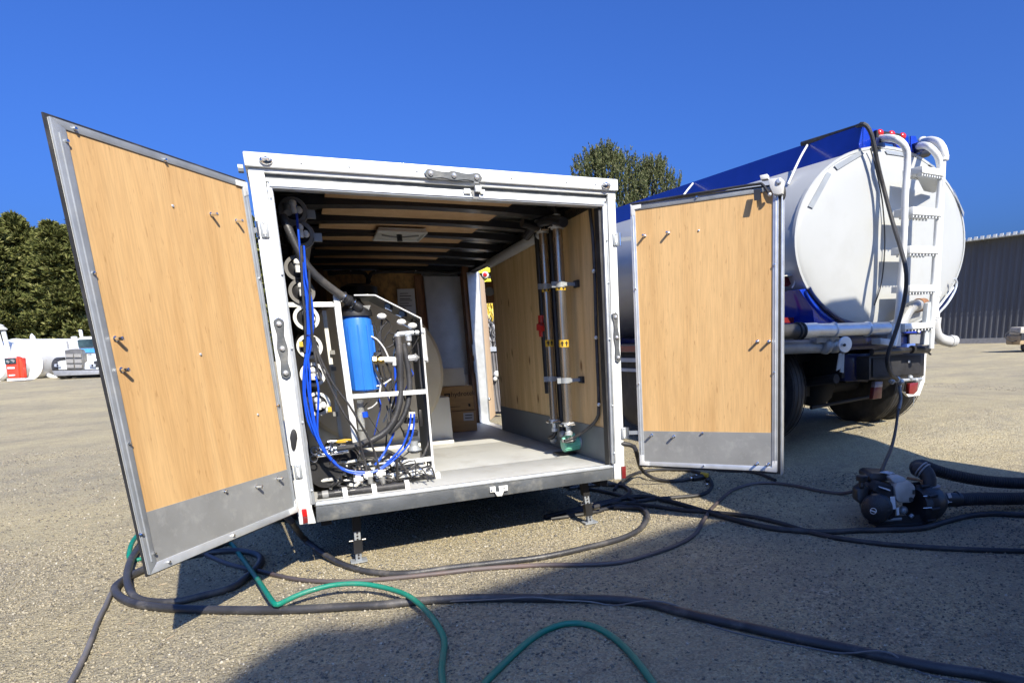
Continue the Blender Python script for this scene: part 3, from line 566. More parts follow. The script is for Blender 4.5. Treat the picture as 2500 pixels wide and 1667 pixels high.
for x in (.26, .5, .86, 1.16, 1.42, 1.78, 1.98): inst('rivet', RIVET, trl, zmat(T(x, -.024, 1.965), -YT))
for x in (.2, .6, 1.02, 1.38, 1.83): inst('rivet', RIVET, trl, zmat(T(x, -.007, 1.85), -YT))
for (x, y) in [(661, 482), (689, 669), (713, 850), (739, 1031), (761, 1197), (1482, 586), (1486, 690), (1489, 828), (1496, 990), (1500, 1106)]: inst('rivet', RIVET, trl, zmat(U(x, y, -.012), -YT))
# marker lamps
def lampbar(p0, p1, r, name, n=3):
    p0 = Vector(p0); p1 = Vector(p1); d = p1 - p0; L = d.length; d.normalize()
    sd = d.cross(YT).normalized(); N = 24; base = []
    for i in range(N + 1):
        t = i / N; w_ = r * (.62 + .38 * max(math.exp(-((t - c) / .13) ** 2) for c in (.08, .5, .92))); e = min(t, 1 - t) * L
        if e < r: w_ = min(w_, math.sqrt(max(0, r * r - (r - e) ** 2)))
        base.append((p0 + d * L * t, w_))
    poly = [p + sd * w_ for p, w_ in base] + [p - sd * w_ for p, w_ in base[::-1][1:-1]]
    b = part(name, MB().prism(poly, -YT * .012), M_beam if n else M_beam, bev=0)
    rim = [p * 1.0 for p in poly]; part_ = build('chrome_rim', MB().tube(rim + [rim[0]], .0035, 6, spl=False), M_chrome, parent=b)
    for c in (.1, .5, .9):
        build('lamp_lens', MB().sph(p0 + d * L * c - YT * .014, r * .62, 12), M_clear, parent=b)
lampbar(U(1036, 424, -.025), U(1176, 436, -.025), .024, 'marker_lamp_bar')
lampbar(U(679, 776, -.002), U(700, 925, -.002), .024, 'marker_lamp_bar')
lampbar(U(1500, 762, -.002), U(1508, 885, -.002), .02, 'marker_lamp_bar')
for (x, y) in [(649, 392), (1480, 453)]:
    b = part('corner_lamp', MB().sph(U(x, y, -.03), .03, 14, (1.1, .5, .7)), M_chrome)
    build('lamp_lens', MB().sph(U(x - 5, y - 4, -.042), .012, 8).sph(U(x + 5, y - 4, -.042), .012, 8), M_clear, parent=b)
part('oval_reflector', MB().prism([U(717 + 9.5 * math.sin(t) * (1 if math.cos(t) > 0 else .8), 1073 - 27 * math.cos(t), -.002) + XT * (0) for t in [i * .35 for i in range(18)]], -YT * .008), M_blackm, bev=.003)
part('tail_lamp', MB().prism([U(736, 1242, 0), U(748, 1240, 0), U(751, 1258, 0), U(739, 1260, 0)], -YT * .018), M_red, bev=.002)
part('tail_lamp', MB().prism([U(739, 1261, 0), U(751, 1259, 0), U(752, 1274, 0), U(740, 1277, 0)], -YT * .014), M_dred, bev=.002)
part('tail_lamp', MB().prism([U(1516, 1138, 0), U(1526, 1137, 0), U(1526.5, 1166, 0), U(1517, 1167, 0)], -YT * .014), M_dred, bev=.002)
# sill and bumper beam
part('bumper_beam', MB().prism([U(771, 1236, 0), U(1497, 1138, 0), U(1498.5, 1169.5, 0), U(773, 1275, 0)], YT * .12), M_beam, bev=.004)
part('sill_strip', bx(.086, 2.034, -.006, .07, .106, .121), M_alul, bev=.003)
part('sill_lip', bx(.09, 2.03, .02, .035, .121, .125), M_alul)
for (x, y) in [(1203, 1195), (1224, 1191)]:
    pass
lk = part('latch_keeper', MB().prism([U(1195, 1188, -.004), U(1209, 1186, -.004), U(1210, 1200, -.004), U(1196, 1202, -.004)], -YT * .008).prism([U(1216, 1186, -.004), U(1238, 1183, -.004), U(1239, 1196, -.004), U(1218, 1200, -.004)], -YT * .014).prism([U(1206, 1200, .0), U(1228, 1198, .0), U(1224, 1209, .0), U(1212, 1210, .0)], -YT * .02), M_white, bev=.002)
for (x, y) in [(1201, 1195), (1231, 1189)]: inst('bolt', RIVET, lk, zmat(U(x, y, -.02), -YT))
part('latch_keeper', MB().prism([U(1132, 461, -.01), U(1147, 462, -.01), U(1150, 474, -.01), U(1132, 474, -.01)], -YT * .01).prism([U(1157, 456, -.01), U(1172, 458, -.01), U(1171, 472, -.01), U(1158, 471, -.01)], -YT * .035).prism([U(1172, 463, -.01), U(1183, 464, -.01), U(1181, 475, -.01), U(1172, 474, -.01)], -YT * .01), M_white, bev=.002)
part('latch_throat', MB().prism([U(1150, 464, -.012), U(1171, 472, -.012), U(1169, 486, -.012), U(1155, 486, -.012)], -YT * .004), M_grey)
# shell
part('side_wall', bx(-.0, .012, .09, 4.02, .02, 1.99), M_white, label='white left outer wall of the trailer')
part('side_wall', MB().box(T, 2.12, 2.132, .09, 2.78, .02, 1.99).box(T, 2.12, 2.132, 3.68, 4.02, .02, 1.99).box(T, 2.12, 2.132, 2.78, 3.68, 1.86, 1.99), M_white)
part('front_wall', bx(.0, 2.132, 4.005, 4.02, .02, 1.99), M_white)
part('roof_sheet', bx(.012, 2.12, .16, 4.0, 1.985, 1.999), M_ceil)
part('roof_rail', bx(-.012, .03, .16, 4.02, 1.93, 2.004), M_white); part('roof_rail', bx(2.10, 2.144, .16, 4.02, 1.93, 2.004), M_white)
part('inner_rail', bx(.03, .08, .1, 4.0, 1.86, 1.98), M_vdark); part('inner_rail', bx(2.05, 2.10, .1, 4.0, 1.87, 1.98), M_vdark)
part('ceiling_panel', bx(.40, 1.62, .12, 3.95, 1.955, 1.966), M_plyc)
for i in range(7):
    y = .70 + i * .535
    mb = MB(); N = 10
    for k in range(N):
        xa, xb = .05 + 2.03 * k / N, .05 + 2.03 * (k + 1) / N
        za, zb = [1.905 + .035 * math.sin(math.pi * (q - .05) / 2.03) for q in (xa, xb)]
        mb.add([T(x, y + dy, z + dz) for (x, z) in ((xa, za), (xb, zb)) for dy in (0, .12) for dz in (-.01, .045)], [(0, 1, 3, 2), (4, 6, 7, 5), (0, 4, 5, 1), (2, 3, 7, 6), (0, 2, 6, 4), (1, 5, 7, 3)])
    part('roof_bow', mb, M_blackm)
# roof vent
vz = 1.952
vent = part('roof_vent', MB().box(T, .82, 1.19, 1.55, 1.95, vz - .035, vz - .01), M_wplas, bev=.008)
build('vent_rim', MB().tube([T(.82, 1.55, vz - .04), T(1.19, 1.55, vz - .04), T(1.19, 1.95, vz - .04), T(.82, 1.95, vz - .04), T(.82, 1.55, vz - .04)], .012, 6, spl=False), M_wplas, parent=vent)
build('crank_arm', MB().tube([T(.86, 1.7, vz - .045), T(.99, 1.72, vz - .055), T(1.15, 1.68, vz - .045)], .006, 6), M_grey, parent=vent)
build('crank_knob', MB().cyl(T(1.0, 1.72, vz - .035), T(1.0, 1.72, vz - .085), .022, n=12), M_blackm, parent=vent)
# floor
part('floor_board', bx(.075, 2.06, .07, .62, .09, .12), M_floor, bev=.0015); part('floor_board', bx(.075, 2.06, .622, 1.84, .09, .12), M_floor, bev=.0015)
part('floor_board', bx(.075, 2.06, 1.842, 3.95, .09, .12), M_floor, bev=.0015)
part('floor_frame', bx(.02, 2.11, .12, 4.0, .03, .088), M_vdark)
# right inner wall
part('plywood_wall', bx(2.05, 2.062, .09, .85, .12, 1.94), M_plyw); part('plywood_wall', bx(2.05, 2.062, .853, 2.79, .12, 1.94), M_plyw)
part('kick_sheet', bx(2.043, 2.049, .09, 2.79, .121, .376), M_kick)
part('door_jamb', bx(2.05, 2.12, 2.785, 2.80, .12, 1.87), M_brownw)
part('door_jamb', MB().box(T, 2.02, 2.135, 3.66, 3.69, .12, 1.86), M_alul); part('door_sill', bx(2.04, 2.14, 2.8, 3.66, .11, .124), M_alul)
part('wall_stud', bx(1.98, 2.05, 3.70, 3.95, .12, 1.93), M_brownw); part('plywood_return', bx(2.045, 2.06, 3.69, 3.74, .12, .9), M_plyw)
part('door_latch', bx(2.0, 2.03, 3.63, 3.66, .92, 1.05), M_wplas, bev=.004); part('door_latch', bx(2.0, 2.02, 3.63, 3.66, .72, .86), M_alud, bev=.004)
part('plywood_offcut', bx(1.98, 2.045, 2.72, 2.80, 1.45, 1.66), M_brownw); part('cable_cap', MB().cyl(T(2.0, 2.70, 1.56), T(2.0, 2.72, 1.56), .045), M_grey)
# left inner wall and back wall
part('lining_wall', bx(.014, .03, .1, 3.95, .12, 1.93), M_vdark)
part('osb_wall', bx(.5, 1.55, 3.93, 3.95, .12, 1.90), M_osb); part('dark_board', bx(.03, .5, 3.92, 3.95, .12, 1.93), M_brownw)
part('trim_board', bx(1.46, 1.56, 3.90, 3.93, .7, 1.85), M_brownw)
part('grey_cabinet_panel', bx(1.56, 2.0, 3.86, 3.95, .70, 1.84), mat('grey_white_panel', (.42, .42, .42), .55), bev=.004)
part('white_lower_wall', bx(.5, 2.0, 3.88, 3.95, .12, .7), M_wplas)
pp = part('notice_sheet', MB().prism([U(969, 706, 3.9), U(1011, 704.5, 3.9), U(1016, 767, 3.9), U(973, 768, 3.9)], -YT * .004), M_paper)
for i, yy in enumerate([716, 722, 729, 733, 740, 746, 752]):
    build('text_line', MB().prism([U(976, yy, 3.893), U([996, 1004, 1002, 1006, 998, 1005, 990][i], yy - .5, 3.893), U([996, 1004, 1002, 1006, 998, 1005, 990][i], yy + 1, 3.893), U(976, yy + 1.5, 3.893)], -YT * .001), M_ink, parent=pp)
part('wall_cable', MB().tube([U(800, 668, 3.8), U(860, 664, 3.8), U(892, 668, 3.8), U(902, 690, 3.8)], .022, 8).tube([U(898, 700, 3.8), U(906, 668, 3.8), U(960, 662, 3.8), U(1040, 664, 3.8), U(1100, 668, 3.8), U(1125, 663, 3.8)], .022, 8), M_rubber)
for x in (856, 917, 1015): inst('rivet', RIVET, trl, zmat(U(x, 661, 3.75), -YT))
# running gear
for x in (-.26, 2.16):
    for y in (1.75, 2.6):
        c = T(x, y, .0); wv = part('wheel', MB().lathe(c - XT * .0, XT, [(-.02, .2), (0, .33), (.2, .33), (.22, .2)], 28), M_rubber)
        build('rim', MB().lathe(c - XT * .005, XT, [(-.02, .001), (0, .1), (0, .19), (.2, .19), (.225, .05), (.225, .001)], 20), M_wplas, parent=wv)
    part('mud_guard', MB().box(T, x - .02, x + .24, 1.3, 3.05, .36, .38), M_alud, bev=.01)
for y in (1.75, 2.6): part('axle', MB().cyl(T(0, y, 0), T(2.13, y, 0), .035), M_vdark)
part('chassis_rail', bx(.1, .16, .1, 4.6, -.04, .03), M_vdark); part('chassis_rail', bx(1.97, 2.03, .1, 4.6, -.04, .03), M_vdark)
def jack(px0, py0, px1, py1, y, lb):
    a = U(px0, py0, y); b = U(px1, py1, y + .03); b.z = .012; sd = XT * .019
    j = part('stabiliser_jack', MB().prism([a - sd - YT * .019, a + sd - YT * .019, a + sd + YT * .019, a - sd + YT * .019], b - a - Vector((0, 0, 0))), M_alud, bev=.002)
    d = (b - a)
    hm = MB()
    for k in range(9): p = a + d * (.1 + .1 * k) - YT * .0195; hm.cyl(p, p - YT * .003, .0065, n=8)
    build('peg_holes', hm, M_ink, parent=j)
    build('sleeve', MB().prism([a + d * .32 + sd * sx * 1.4 + YT * .027 * sy for sx, sy in ((-1, -1), (1, -1), (1, 1), (-1, 1))], d * .42), M_blackm, parent=j).data
    build('outer_tube', MB().prism([a + sd * sx * 1.3 + YT * .025 * sy + d * .05 for sx, sy in ((-1, -1), (1, -1), (1, 1), (-1, 1))], -d.normalized() * .22), M_vdark, parent=j)
    build('foot', MB().box(lambda x, y_, z: b + Vector((x, y_, z)), -.05, .05, -.04, .04, -.006, .004), M_alud, parent=j)
    build('pin', MB().cyl(a + d * .35 - XT * .05, a + d * .35 + XT * .05, .006, n=8), M_chrome, parent=j)
jack(871, 1291, 877, 1374, .2, 'left'); jack(1429, 1205, 1440, 1279, .15, 'right')
# hinges
def hinge(c, up, other, flip):
    c = Vector(c); s = XT * (1 if flip else -1)
    h = part('hinge', MB().prism([c - s * .0 + up * -.042 - XT * .02, c + up * -.042 + XT * .02, c + up * .042 + XT * .02, c + up * .042 - XT * .02], -YT * .012), M_alud, bev=.006)
    for k in (-.032, .032): inst('bolt', RIVET, h, zmat(c + up * k - YT * .012, -YT))
    build('knuckle', MB().cyl(c + s * .034 - up * .04 - YT * .006, c + s * .034 + up * .04 - YT * .006, .009, n=10), M_chrome, parent=h)
    build('strap', MB().prism([c + s * .03 + up * .013, c + s * .03 - up * .013, other - up * .013, other + up * .013], -YT * .008), M_alud, parent=h)
    build('slot_plate', MB().box(lambda x, y, z: c + XT * x + YT * y + up * z, -.008, .006, -.018, -.012, -.024, .024), M_wplas, parent=h)
hinge(U(646, 561, 0), ZT, U(612, 566, -.03), False); hinge(U(728, 1150, 0), ZT, U(708, 1152, -.04), False)
hinge(U(1502, 585, 0), ZT, U(1542, 583, -.06), True); hinge(U(1522, 1057, 0), ZT, U(1560, 1055, -.06), True)
# ------------------------------------------------------------------ rear doors
def door(hx, hy, dx, dy, nx_, ny_, FOc, FIc, seal, ply, kick, bolts, small, rivs, brk, rails):
    P0 = T(hx, hy, 0); dv = WT @ Vector((dx, dy, 0)); nv = (WT @ Vector((nx_, ny_, 0))).normalized()
    def q(x, y, w=0): return ipl(x, y, P0, nv) + nv * w
    d = part('rear_door', MB().prism([q(*p) for p in FOc], -nv * .02, -nv * .006), M_white, bev=.003)
    build('door_seal', MB().prism([q(*p) for p in seal], -nv * .014, -nv * .007), M_rubber, parent=d)
    build('plywood_lining', MB().prism([q(*p) for p in ply], -nv * .0055, nv * .0), M_plyd, parent=d)
    build('kick_plate', MB().prism([q(*p) for p in kick], -nv * .0055, nv * .002), M_galv, parent=d)
    n = len(FOc)
    for i in range(4):
        j = (i + 1) % 4; build('edge_rail', MB().prism([q(*FOc[i]), q(*FOc[j]), q(*FIc[j]), q(*FIc[i])], -nv * .006, nv * (.005 + .001 * (i % 2))), rails[i], parent=d, bev=.002)
    # raised rib on stiles
    for i in (3, 1):
        j = (i + 1) % 4; a = (q(*FOc[i]) * .55 + q(*FIc[i]) * .45); b = (q(*FOc[j]) * .55 + q(*FIc[j]) * .45)
        build('rail_rib', MB().cyl(a.lerp(b, .02) + nv * .006, a.lerp(b, .98) + nv * .006, .004, n=6), rails[i], parent=d)
    for b in bolts: inst('bolt', BOLT, d, zmat(q(*b, .0), nv))
    for b in small: inst('rivet', RIVET, d, zmat(q(*b, .001), nv))
    for b in rivs: inst('bolt', BOLT, d, zmat(q(*b, .003), nv) @ Matrix.Diagonal((.8, .8, .35, 1)))
    for (pl1, ps) in brk:
        k = build('corner_bracket', MB().prism([q(*p) for p in pl1], nv * .009, nv * .006), M_wplas if rails[0] is M_alud else M_alul, parent=d, bev=.001)
    return d, q, nv
FOl = [(118, 284), (600, 446), (724, 1250), (364, 1403)]; FIl = [(158, 317), (589, 457), (716, 1237), (380, 1372)]
dl, ql, nl = door(-.016, -.047, -.5555, -.8315, .8315, -.5555, FOl, FIl,
    [(108, 273), (602, 441), (727, 1253), (362, 1408)], [(158, 317), (589, 457), (700, 1146), (356.5, 1251.5)], [(356, 1250), (701, 1145), (716, 1237), (380, 1372)],
    [(515, 524), (577, 540), (281, 827), (296, 903), (626, 1188), (677, 1168)], [(421, 503), (489, 865), (629, 1012)],
    [(178, 315), (399, 391), (158, 345), (224, 667), (312, 1083), (630, 680), (676, 989), (548, 1199), (373, 1351), (408, 1371), (566, 1306), (700, 1110), (342, 1304)],
    [([(572, 439), (600, 446), (604, 476), (594, 480), (590, 457), (573, 452)], 0), ([(716, 1218), (722, 1218), (727, 1248), (706, 1256), (703, 1244), (716, 1238)], 0)],
    [M_alud, M_alud, M_alul, M_alud])
dl['label'] = 'plywood lined left rear door leaning toward the camera'
FOr = [(1540, 501), (1901, 454), (1898, 1151), (1563, 1135)]; FIr = [(1551, 514), (1887, 466), (1884.5, 1138), (1574, 1126)]
dr, qr, nr = door(2.21, -.063, .624, -.781, -.781, -.624, FOr, FIr,
    [(1538, 496), (1908, 447), (1906, 1158), (1562, 1139)], [(1551, 514), (1887, 466), (1884, 1056.5), (1570, 1052)], [(1570, 1051.5), (1884, 1056), (1884.5, 1138), (1574, 1126)],
    [(1574, 576), (1632, 569), (1850, 834), (1878, 834), (1591, 1062), (1645, 1065), (1849, 1131), (1876, 1133)], [(1706, 563)],
    [(1702, 482), (1892, 647), (1891, 909), (1715, 1057), (1719, 1136), (1553, 706), (1561, 937)],
    [([(1541, 502), (1566, 498), (1566, 509), (1550, 512), (1550, 526), (1542, 528)], 0), ([(1564, 1110), (1573, 1111), (1573, 1125), (1586, 1126), (1586, 1136), (1563, 1134)], 0), ([(1886, 1125), (1898, 1125), (1897, 1152), (1868, 1150), (1869, 1139), (1885, 1140)], 0)],
    [M_alud, M_alul, M_alul, M_alul])
build('outer_edge', MB().prism([qr(1907, 446), qr(1911.5, 447), qr(1909, 1159), qr(1905, 1159)], -nr * .06, -nr * .002), M_alul, parent=dr, bev=.002)
build('hinge_edge', MB().prism([qr(1539, 500), qr(1541, 500), qr(1564, 1135), qr(1562, 1135)], -nr * .02, nr * .004), M_wplas, parent=dr)
build('top_gasket', MB().tube([qr(1546, 499, .005), qr(1700, 474, .012), qr(1840, 452, .012), qr(1862, 452, .018), qr(1872, 463, .03), qr(1880, 474, .04)], .008, 8), M_rubber, parent=dr)
ht = build('cam_latch', MB().prism([qr(1878, 440), qr(1908, 436), qr(1915, 442), qr(1913, 475), qr(1903, 478), qr(1890, 476), qr(1882, 460)], nr * .03, -nr * .02), M_wplas, parent=dr, bev=.004)
build('cam_block', MB().prism([qr(1857, 431), qr(1876, 427), qr(1878, 439), qr(1860, 442)], nr * .03, -nr * .02), M_wplas, parent=dr, bev=.004)
build('cam_pivot', MB().lathe(qr(1904, 446, .03), nr, [(-.02, .018), (.004, .018), (.01, .01)], 14).sph(qr(1882, 478, .035), .012), M_alul, parent=dr)
build('lock_rod', MB().tube([qr(1912, 455, -.01), qr(1915, 470, -.01), qr(1912, 484, -.01), qr(1904, 492, -.012)] + [qr(1903.5, y, -.012) for y in (520, 700, 900, 1100, 1155)], .0085, 8), M_rubber, parent=dr)
build('flap_strap', MB().prism([qr(1843, 466, .03), qr(1858, 464, .03), qr(1862, 492, .05), qr(1846, 494, .05)], nr * .003), M_blackm, parent=dr)
dr['label'] = 'plywood lined right rear door in front of the tanker'
# side door seen through the side doorway
sd_ = part('side_door', MB().prism([U(1162, 662, 3.9), U(1167, 664, 3.9), U(1194, 1026, 3.9), U(1190, 1030, 3.9)], XT * .02 + YT * .02), M_alul)
build('plywood_face', MB().prism([U(1166, 668, 3.9), U(1180, 688, 4.25), U(1206, 1014, 4.25), U(1193, 1026, 3.9)], XT * .03 + YT * .03), M_pine, parent=sd_)
build('door_knob', MB().sph(U(1194, 974, 3.8), .02), M_chrome, parent=sd_)
build('kick_sheet', MB().prism([U(1191, 978, 3.88), U(1203, 968, 4.23), U(1206.5, 1014, 4.23), U(1193.5, 1025, 3.88)], XT * .004 + YT * .004), M_kick, parent=sd_)
# ------------------------------------------------------------------ contents
def tt(name, label, cat, x, y, z, group=None): return thing(name, label, cat, MT @ Matrix.Translation((x, y, z)), group)
# poly water tank
pt = tt('water_tank', 'big round ended tan poly tank standing behind the white filter frame', 'tank', .69, 2.2, .12)
build('barrel', MB().lathe(T(.69, 2.14, .82), YT, [(-.01, .001), (-.01, .5), (0, .62), (.03, .65), (1.5, .65), (1.56, .6), (1.58, .001)], 64), M_tan, parent=pt)
build('cradle', MB().box(T, .1, 1.38, 2.2, 3.6, .12, .55), M_wplas, parent=pt, bev=.01)
build('stand_foot', MB().box(T, .5, 1.36, 2.08, 2.24, .12, .15), M_wplas, parent=pt, bev=.004)
build('filler_lid', MB().lathe(T(.75, 2.9, 1.46), ZT, [(0, .22), (.06, .22), (.08, .17), (.16, .17), (.19, .1)], 24), M_blackm, parent=pt)
# wall light tube
wl = tt('strip_light', 'long pale tube light fixed along the top of right wall', 'light', 2.0, 1.8, 1.8)
build('tube_cover', MB().cyl(T(2.0, .95, 1.845), T(2.0, 2.62, 1.82), .042, n=14), mat('frosted_plastic', (.42, .42, .42), .4), parent=wl)
# boxes
def carton(x0, x1, y0, y1, z0, z1, nm, lb, m): 
    c = tt(nm, lb, 'box', (x0 + x1) / 2, (y0 + y1) / 2, z0)
    build('carton', MB().box(T, x0, x1, y0, y1, z0, z1), m, parent=c, bev=.004); return c
c1 = carton(1.425, 1.80, 2.92, 3.3, .122, .352, 'cardboard_box', 'lower brown cardboard box with a white label', M_card)
c2 = carton(1.41, 1.79, 2.93, 3.3, .354, .61, 'cardboard_box', 'upper brown cardboard box printed with a dark logo', M_card)
c1['group'] = c2['group'] = 'brown cardboard boxes stacked by the side door'
lb = build('label', MB().prism([U(1131, 1008, 2.916), U(1156, 1006, 2.916), U(1157, 1026, 2.916), U(1132, 1027, 2.916)], -YT * .001), M_paper, parent=c1)
for a, b in ((1012.5, 1), (1019, 1)): build('print_bar', MB().prism([U(1135, a, 2.913), U(1153, a - 1, 2.913), U(1153, a + 1, 2.913), U(1136, a + 2, 2.913)], -YT * .001), M_ink, parent=lb)
build('tape_seam', MB().box(T, 1.43, 1.80, 2.914, 2.92, .345, .35), M_ink, parent=c1)
lg = build('logo_square', MB().prism([U(1084, 961, 2.926), U(1099, 960, 2.926), U(1099, 970, 2.926), U(1085, 971, 2.926)], -YT * .001), M_ink, parent=c2)
build('logo_mark', MB().prism([U(1087, 965, 2.924), U(1096, 963.5, 2.924), U(1096, 966, 2.924), U(1091, 968, 2.924)], -YT * .001), M_card, parent=lg)
text('hydrotek', .072, U(1101, 968, 2.925), XT, ZT, M_ink, c2)
build('print_line', MB().prism([U(1089, 994, 2.926), U(1124, 991.5, 2.926), U(1124, 992.5, 2.926), U(1089, 995.3, 2.926)], -YT * .001), M_ink, parent=c2)
build('handling_mark', MB().prism([U(1143, 985, 2.926), U(1148, 985, 2.926), U(1149, 992, 2.926), U(1144, 992, 2.926)], -YT * .001), M_ink, parent=c2)
c3 = carton(1.42, 1.72, 2.96, 3.3, .612, .80, 'white_crate', 'white open crate resting on the upper cardboard box', M_wplas)
# stainless vessels on right wall
def vessel(xt, yt, xb, yb, r, nm, lb, ty, by):
    a = UX(xt, ty, 1.93); b = UX(xb, by, 1.93); ym = ((WT.transposed() @ (a - T(0, 0, 0))).y + (WT.transposed() @ (b - T(0, 0, 0))).y) / 2
    la = WT.transposed() @ (a - T(0, 0, 0)); lb_ = WT.transposed() @ (b - T(0, 0, 0)); zt, zb = la.z, lb_.z; x = 1.93
    v = tt('pressure_vessel', lb, 'filter vessel', x, ym, zb, 'stainless pressure tubes on the right wall')
    build('tube', MB().cyl(T(x, ym, zb), T(x, ym, zt), r, n=24), M_steel, parent=v)
    for z, dz in ((zt, 1), (zb, -1)):
        build('end_clamp', MB().lathe(T(x, ym, z), ZT * dz, [(-.02, r + .004), (-.018, r + .014), (.01, r + .014), (.015, r * .6), (.05, r * .55), (.055, r * .8), (.08, r * .8), (.082, .02)], 16), M_alul, parent=v)
        build('clamp_bolt', MB().cyl(T(x - r - .02, ym - .03, z), T(x - r - .02, ym + .03, z), .01, n=8).cyl(T(x - .03, ym - r - .02, z), T(x + .03, ym - r - .02, z), .01, n=8), M_chrome, parent=v)
        if not (dz < 0 and r > .034): build('elbow', MB().tube([T(x, ym, z + dz * .06), T(x, ym, z + dz * .10), T(x - .02, ym + .02, z + dz * .13), T(x - .02, ym + .07, z + dz * .14)], r * .55, 12), M_blackm, parent=v)
    for zf in (.22, .66):
        z = zb + (zt - zb) * (.235 if zf < .5 else .72)
        build('wall_clamp', MB().lathe(T(x, ym, z - .02), ZT, [(0, r + .001), (0, r + .006), (.04, r + .006), (.04, r + .001)], 20).box(T, x, 2.048, ym - r - .006, ym - r + .002, z - .013, z + .013).box(T, x - r - .035, x - r, ym - .006, ym + .006, z - .02, z + .02), M_alud, parent=v)
        build('clamp_foot', MB().box(T, 2.03, 2.049, ym - r - .045, ym - r + .03, z - .025, z + .025), M_blackm, parent=v)
    z = zb + (zt - zb) * .42
    for z, sz in ((zb + (zt - zb) * .425, .026), (zb + (zt - zb) * .70, .013)):
        st = build('flow_sticker', MB().lathe(T(x, ym, z - sz), ZT, [(0, r + .0012), (0, r + .0018), (2 * sz, r + .0018), (2 * sz, r + .0012)], 24), M_ygold, parent=v)
        for an in (-1.9, -1.05):
            c = T(x, ym, z); dn = (XT * math.cos(an - .35) + YT * math.sin(an - .35)); tn = ZT.cross(dn); p = c + dn * (r + .0024)
            build('arrow', MB().prism([p + tn * s_ + ZT * h for s_, h in ((-.005, -sz * .7), (.005, -sz * .7), (.005, 0), (.013, 0), (0, sz * .8), (-.013, 0), (-.005, 0))], dn * .001), M_ink, parent=st)
    return v
vessel(1327, 560, 1351, 1030, .032, 'pressure_vessel', 'thinner looking farther stainless tube beside the red valve', 562, 1028)
vessel(1362, 552, 1386, 1036, .036, 'pressure_vessel', 'nearer stainless tube directly above the green motor', 552, 1036)
def pipe(name, lb, cat, pts, r, m, group=None, n=12, **k):
    P = [Vector(p) for p in pts]; o = build(name, MB().tube(P, r, n, **k), m, label=lb, cat=cat, group=group, origin=P[-1].copy()); return o
bp1 = tt('riser_pipe', 'black riser pipe with a red valve left of the stainless tubes', 'pipe', 1.97, 1.0, .5)
build('pipe', MB().tube([UX(1310, 550, 1.98), UX(1338, 960, 1.98)], .026, 12, spl=False), M_blackm, parent=bp1)
build('red_valve', MB().lathe(UX(1322, 770, 1.97), (UX(1324, 810, 1.97) - UX(1322, 770, 1.97)).normalized(), [(0, .03), (.06, .03), (.07, .042), (.11, .042), (.12, .03), (.17, .03)], 16).prism([UX(1318, 790, 1.94), UX(1330, 795, 1.94), UX(1330, 808, 1.94), UX(1318, 806, 1.94)], -XT * .03), M_redv, parent=bp1)
bp2 = tt('riser_pipe', 'black riser pipe between the two stainless tubes', 'pipe', 1.99, .9, .4)
build('pipe', MB().tube([UX(1343, 548, 2.0), UX(1374, 1055, 2.0)], .028, 12, spl=False), M_blackm, parent=bp2)
build('coupling', MB().sph(UX(1352, 1072, 1.95), .035).sph(UX(1374, 1060, 1.98), .032), M_alud, parent=bp2)
build('header_pipe', MB().tube([T(1.9, .35, 1.80), T(1.9, .6, 1.86), T(1.9, .9, 1.88), T(1.9, 1.15, 1.84)], .035, 10).tube([T(1.75, .8, 1.87), T(1.9, .85, 1.85), T(1.98, .9, 1.84)], .03, 10), M_blackm, parent=bp2)
# green motor pump
gm = tt('electric_pump', 'small mint green electric motor pump on floor at right', 'pump', 1.85, .7, .12)
ca = U(1376, 1086, .62); cb = U(1411, 1080, .62); da = (cb - ca).normalized(); r0 = .052
mb = MB().cyl(ca, cb, r0 * .93, n=20)
for i in range(18): 
    a = 2 * math.pi * i / 18; s1 = da.orthogonal().normalized(); s2 = da.cross(s1); v = s1 * math.cos(a) + s2 * math.sin(a); t_ = da.cross(v) * .0035
    mb.add([ca + v * r0 * .9 - t_, ca + v * r0 * .9 + t_, ca + v * r0 * 1.08 + t_, ca + v * r0 * 1.08 - t_, cb + v * r0 * .9 - t_, cb + v * r0 * .9 + t_, cb + v * r0 * 1.08 + t_, cb + v * r0 * 1.08 - t_], [(0, 1, 2, 3), (4, 7, 6, 5), (0, 4, 5, 1), (1, 5, 6, 2), (2, 6, 7, 3), (3, 7, 4, 0)])
build('motor', mb, M_teal, parent=gm); build('fan_cowl', MB().lathe(ca, -da, [(-.004, r0 * 1.0), (.008, r0 * .95), (.012, r0 * .6), (.013, .001)], 20), M_teal, parent=gm)
ta = U(1381, 1070, .6); tb = U(1402, 1063, .6); build('terminal_box', MB().cyl(ta + ZT * .0, tb, .03, n=14).cyl(U(1380, 1073, .58), U(1374, 1076, .58), .024), M_teal, parent=gm, bev=.004)
build('conduit_stub', MB().tube([U(1372, 1076, .56), U(1392, 1077, .56), U(1405, 1070, .56)], .013), M_grey, parent=gm)
build('pump_head', MB().cyl(U(1411, 1079, .62), U(1428, 1078, .62), .055, n=16).cyl(U(1414, 1076, .6), U(1430, 1070, .6), .02).sph(U(1437, 1090, .6), .03).box(T, 2.0, 2.04, .64, .7, .2, .27), M_alud, parent=gm, bev=.003)
build('union', MB().lathe(U(1430, 1090, .58), XT, [(0, .038), (.015, .042), (.03, .03), (.05, .03), (.06, .036), (.09, .036)], 16), M_alul, parent=gm)
build('suction_stub', MB().lathe(U(1444, 1090, .58), XT, [(0, .02), (.05, .026), (.06, .045), (.09, .06), (.095, .06), (.1, .02)], 18), M_blackm, parent=gm)
build('base_plate', MB().box(T, 1.88, 2.03, .66, .80, .121, .135), M_blackm, parent=gm)
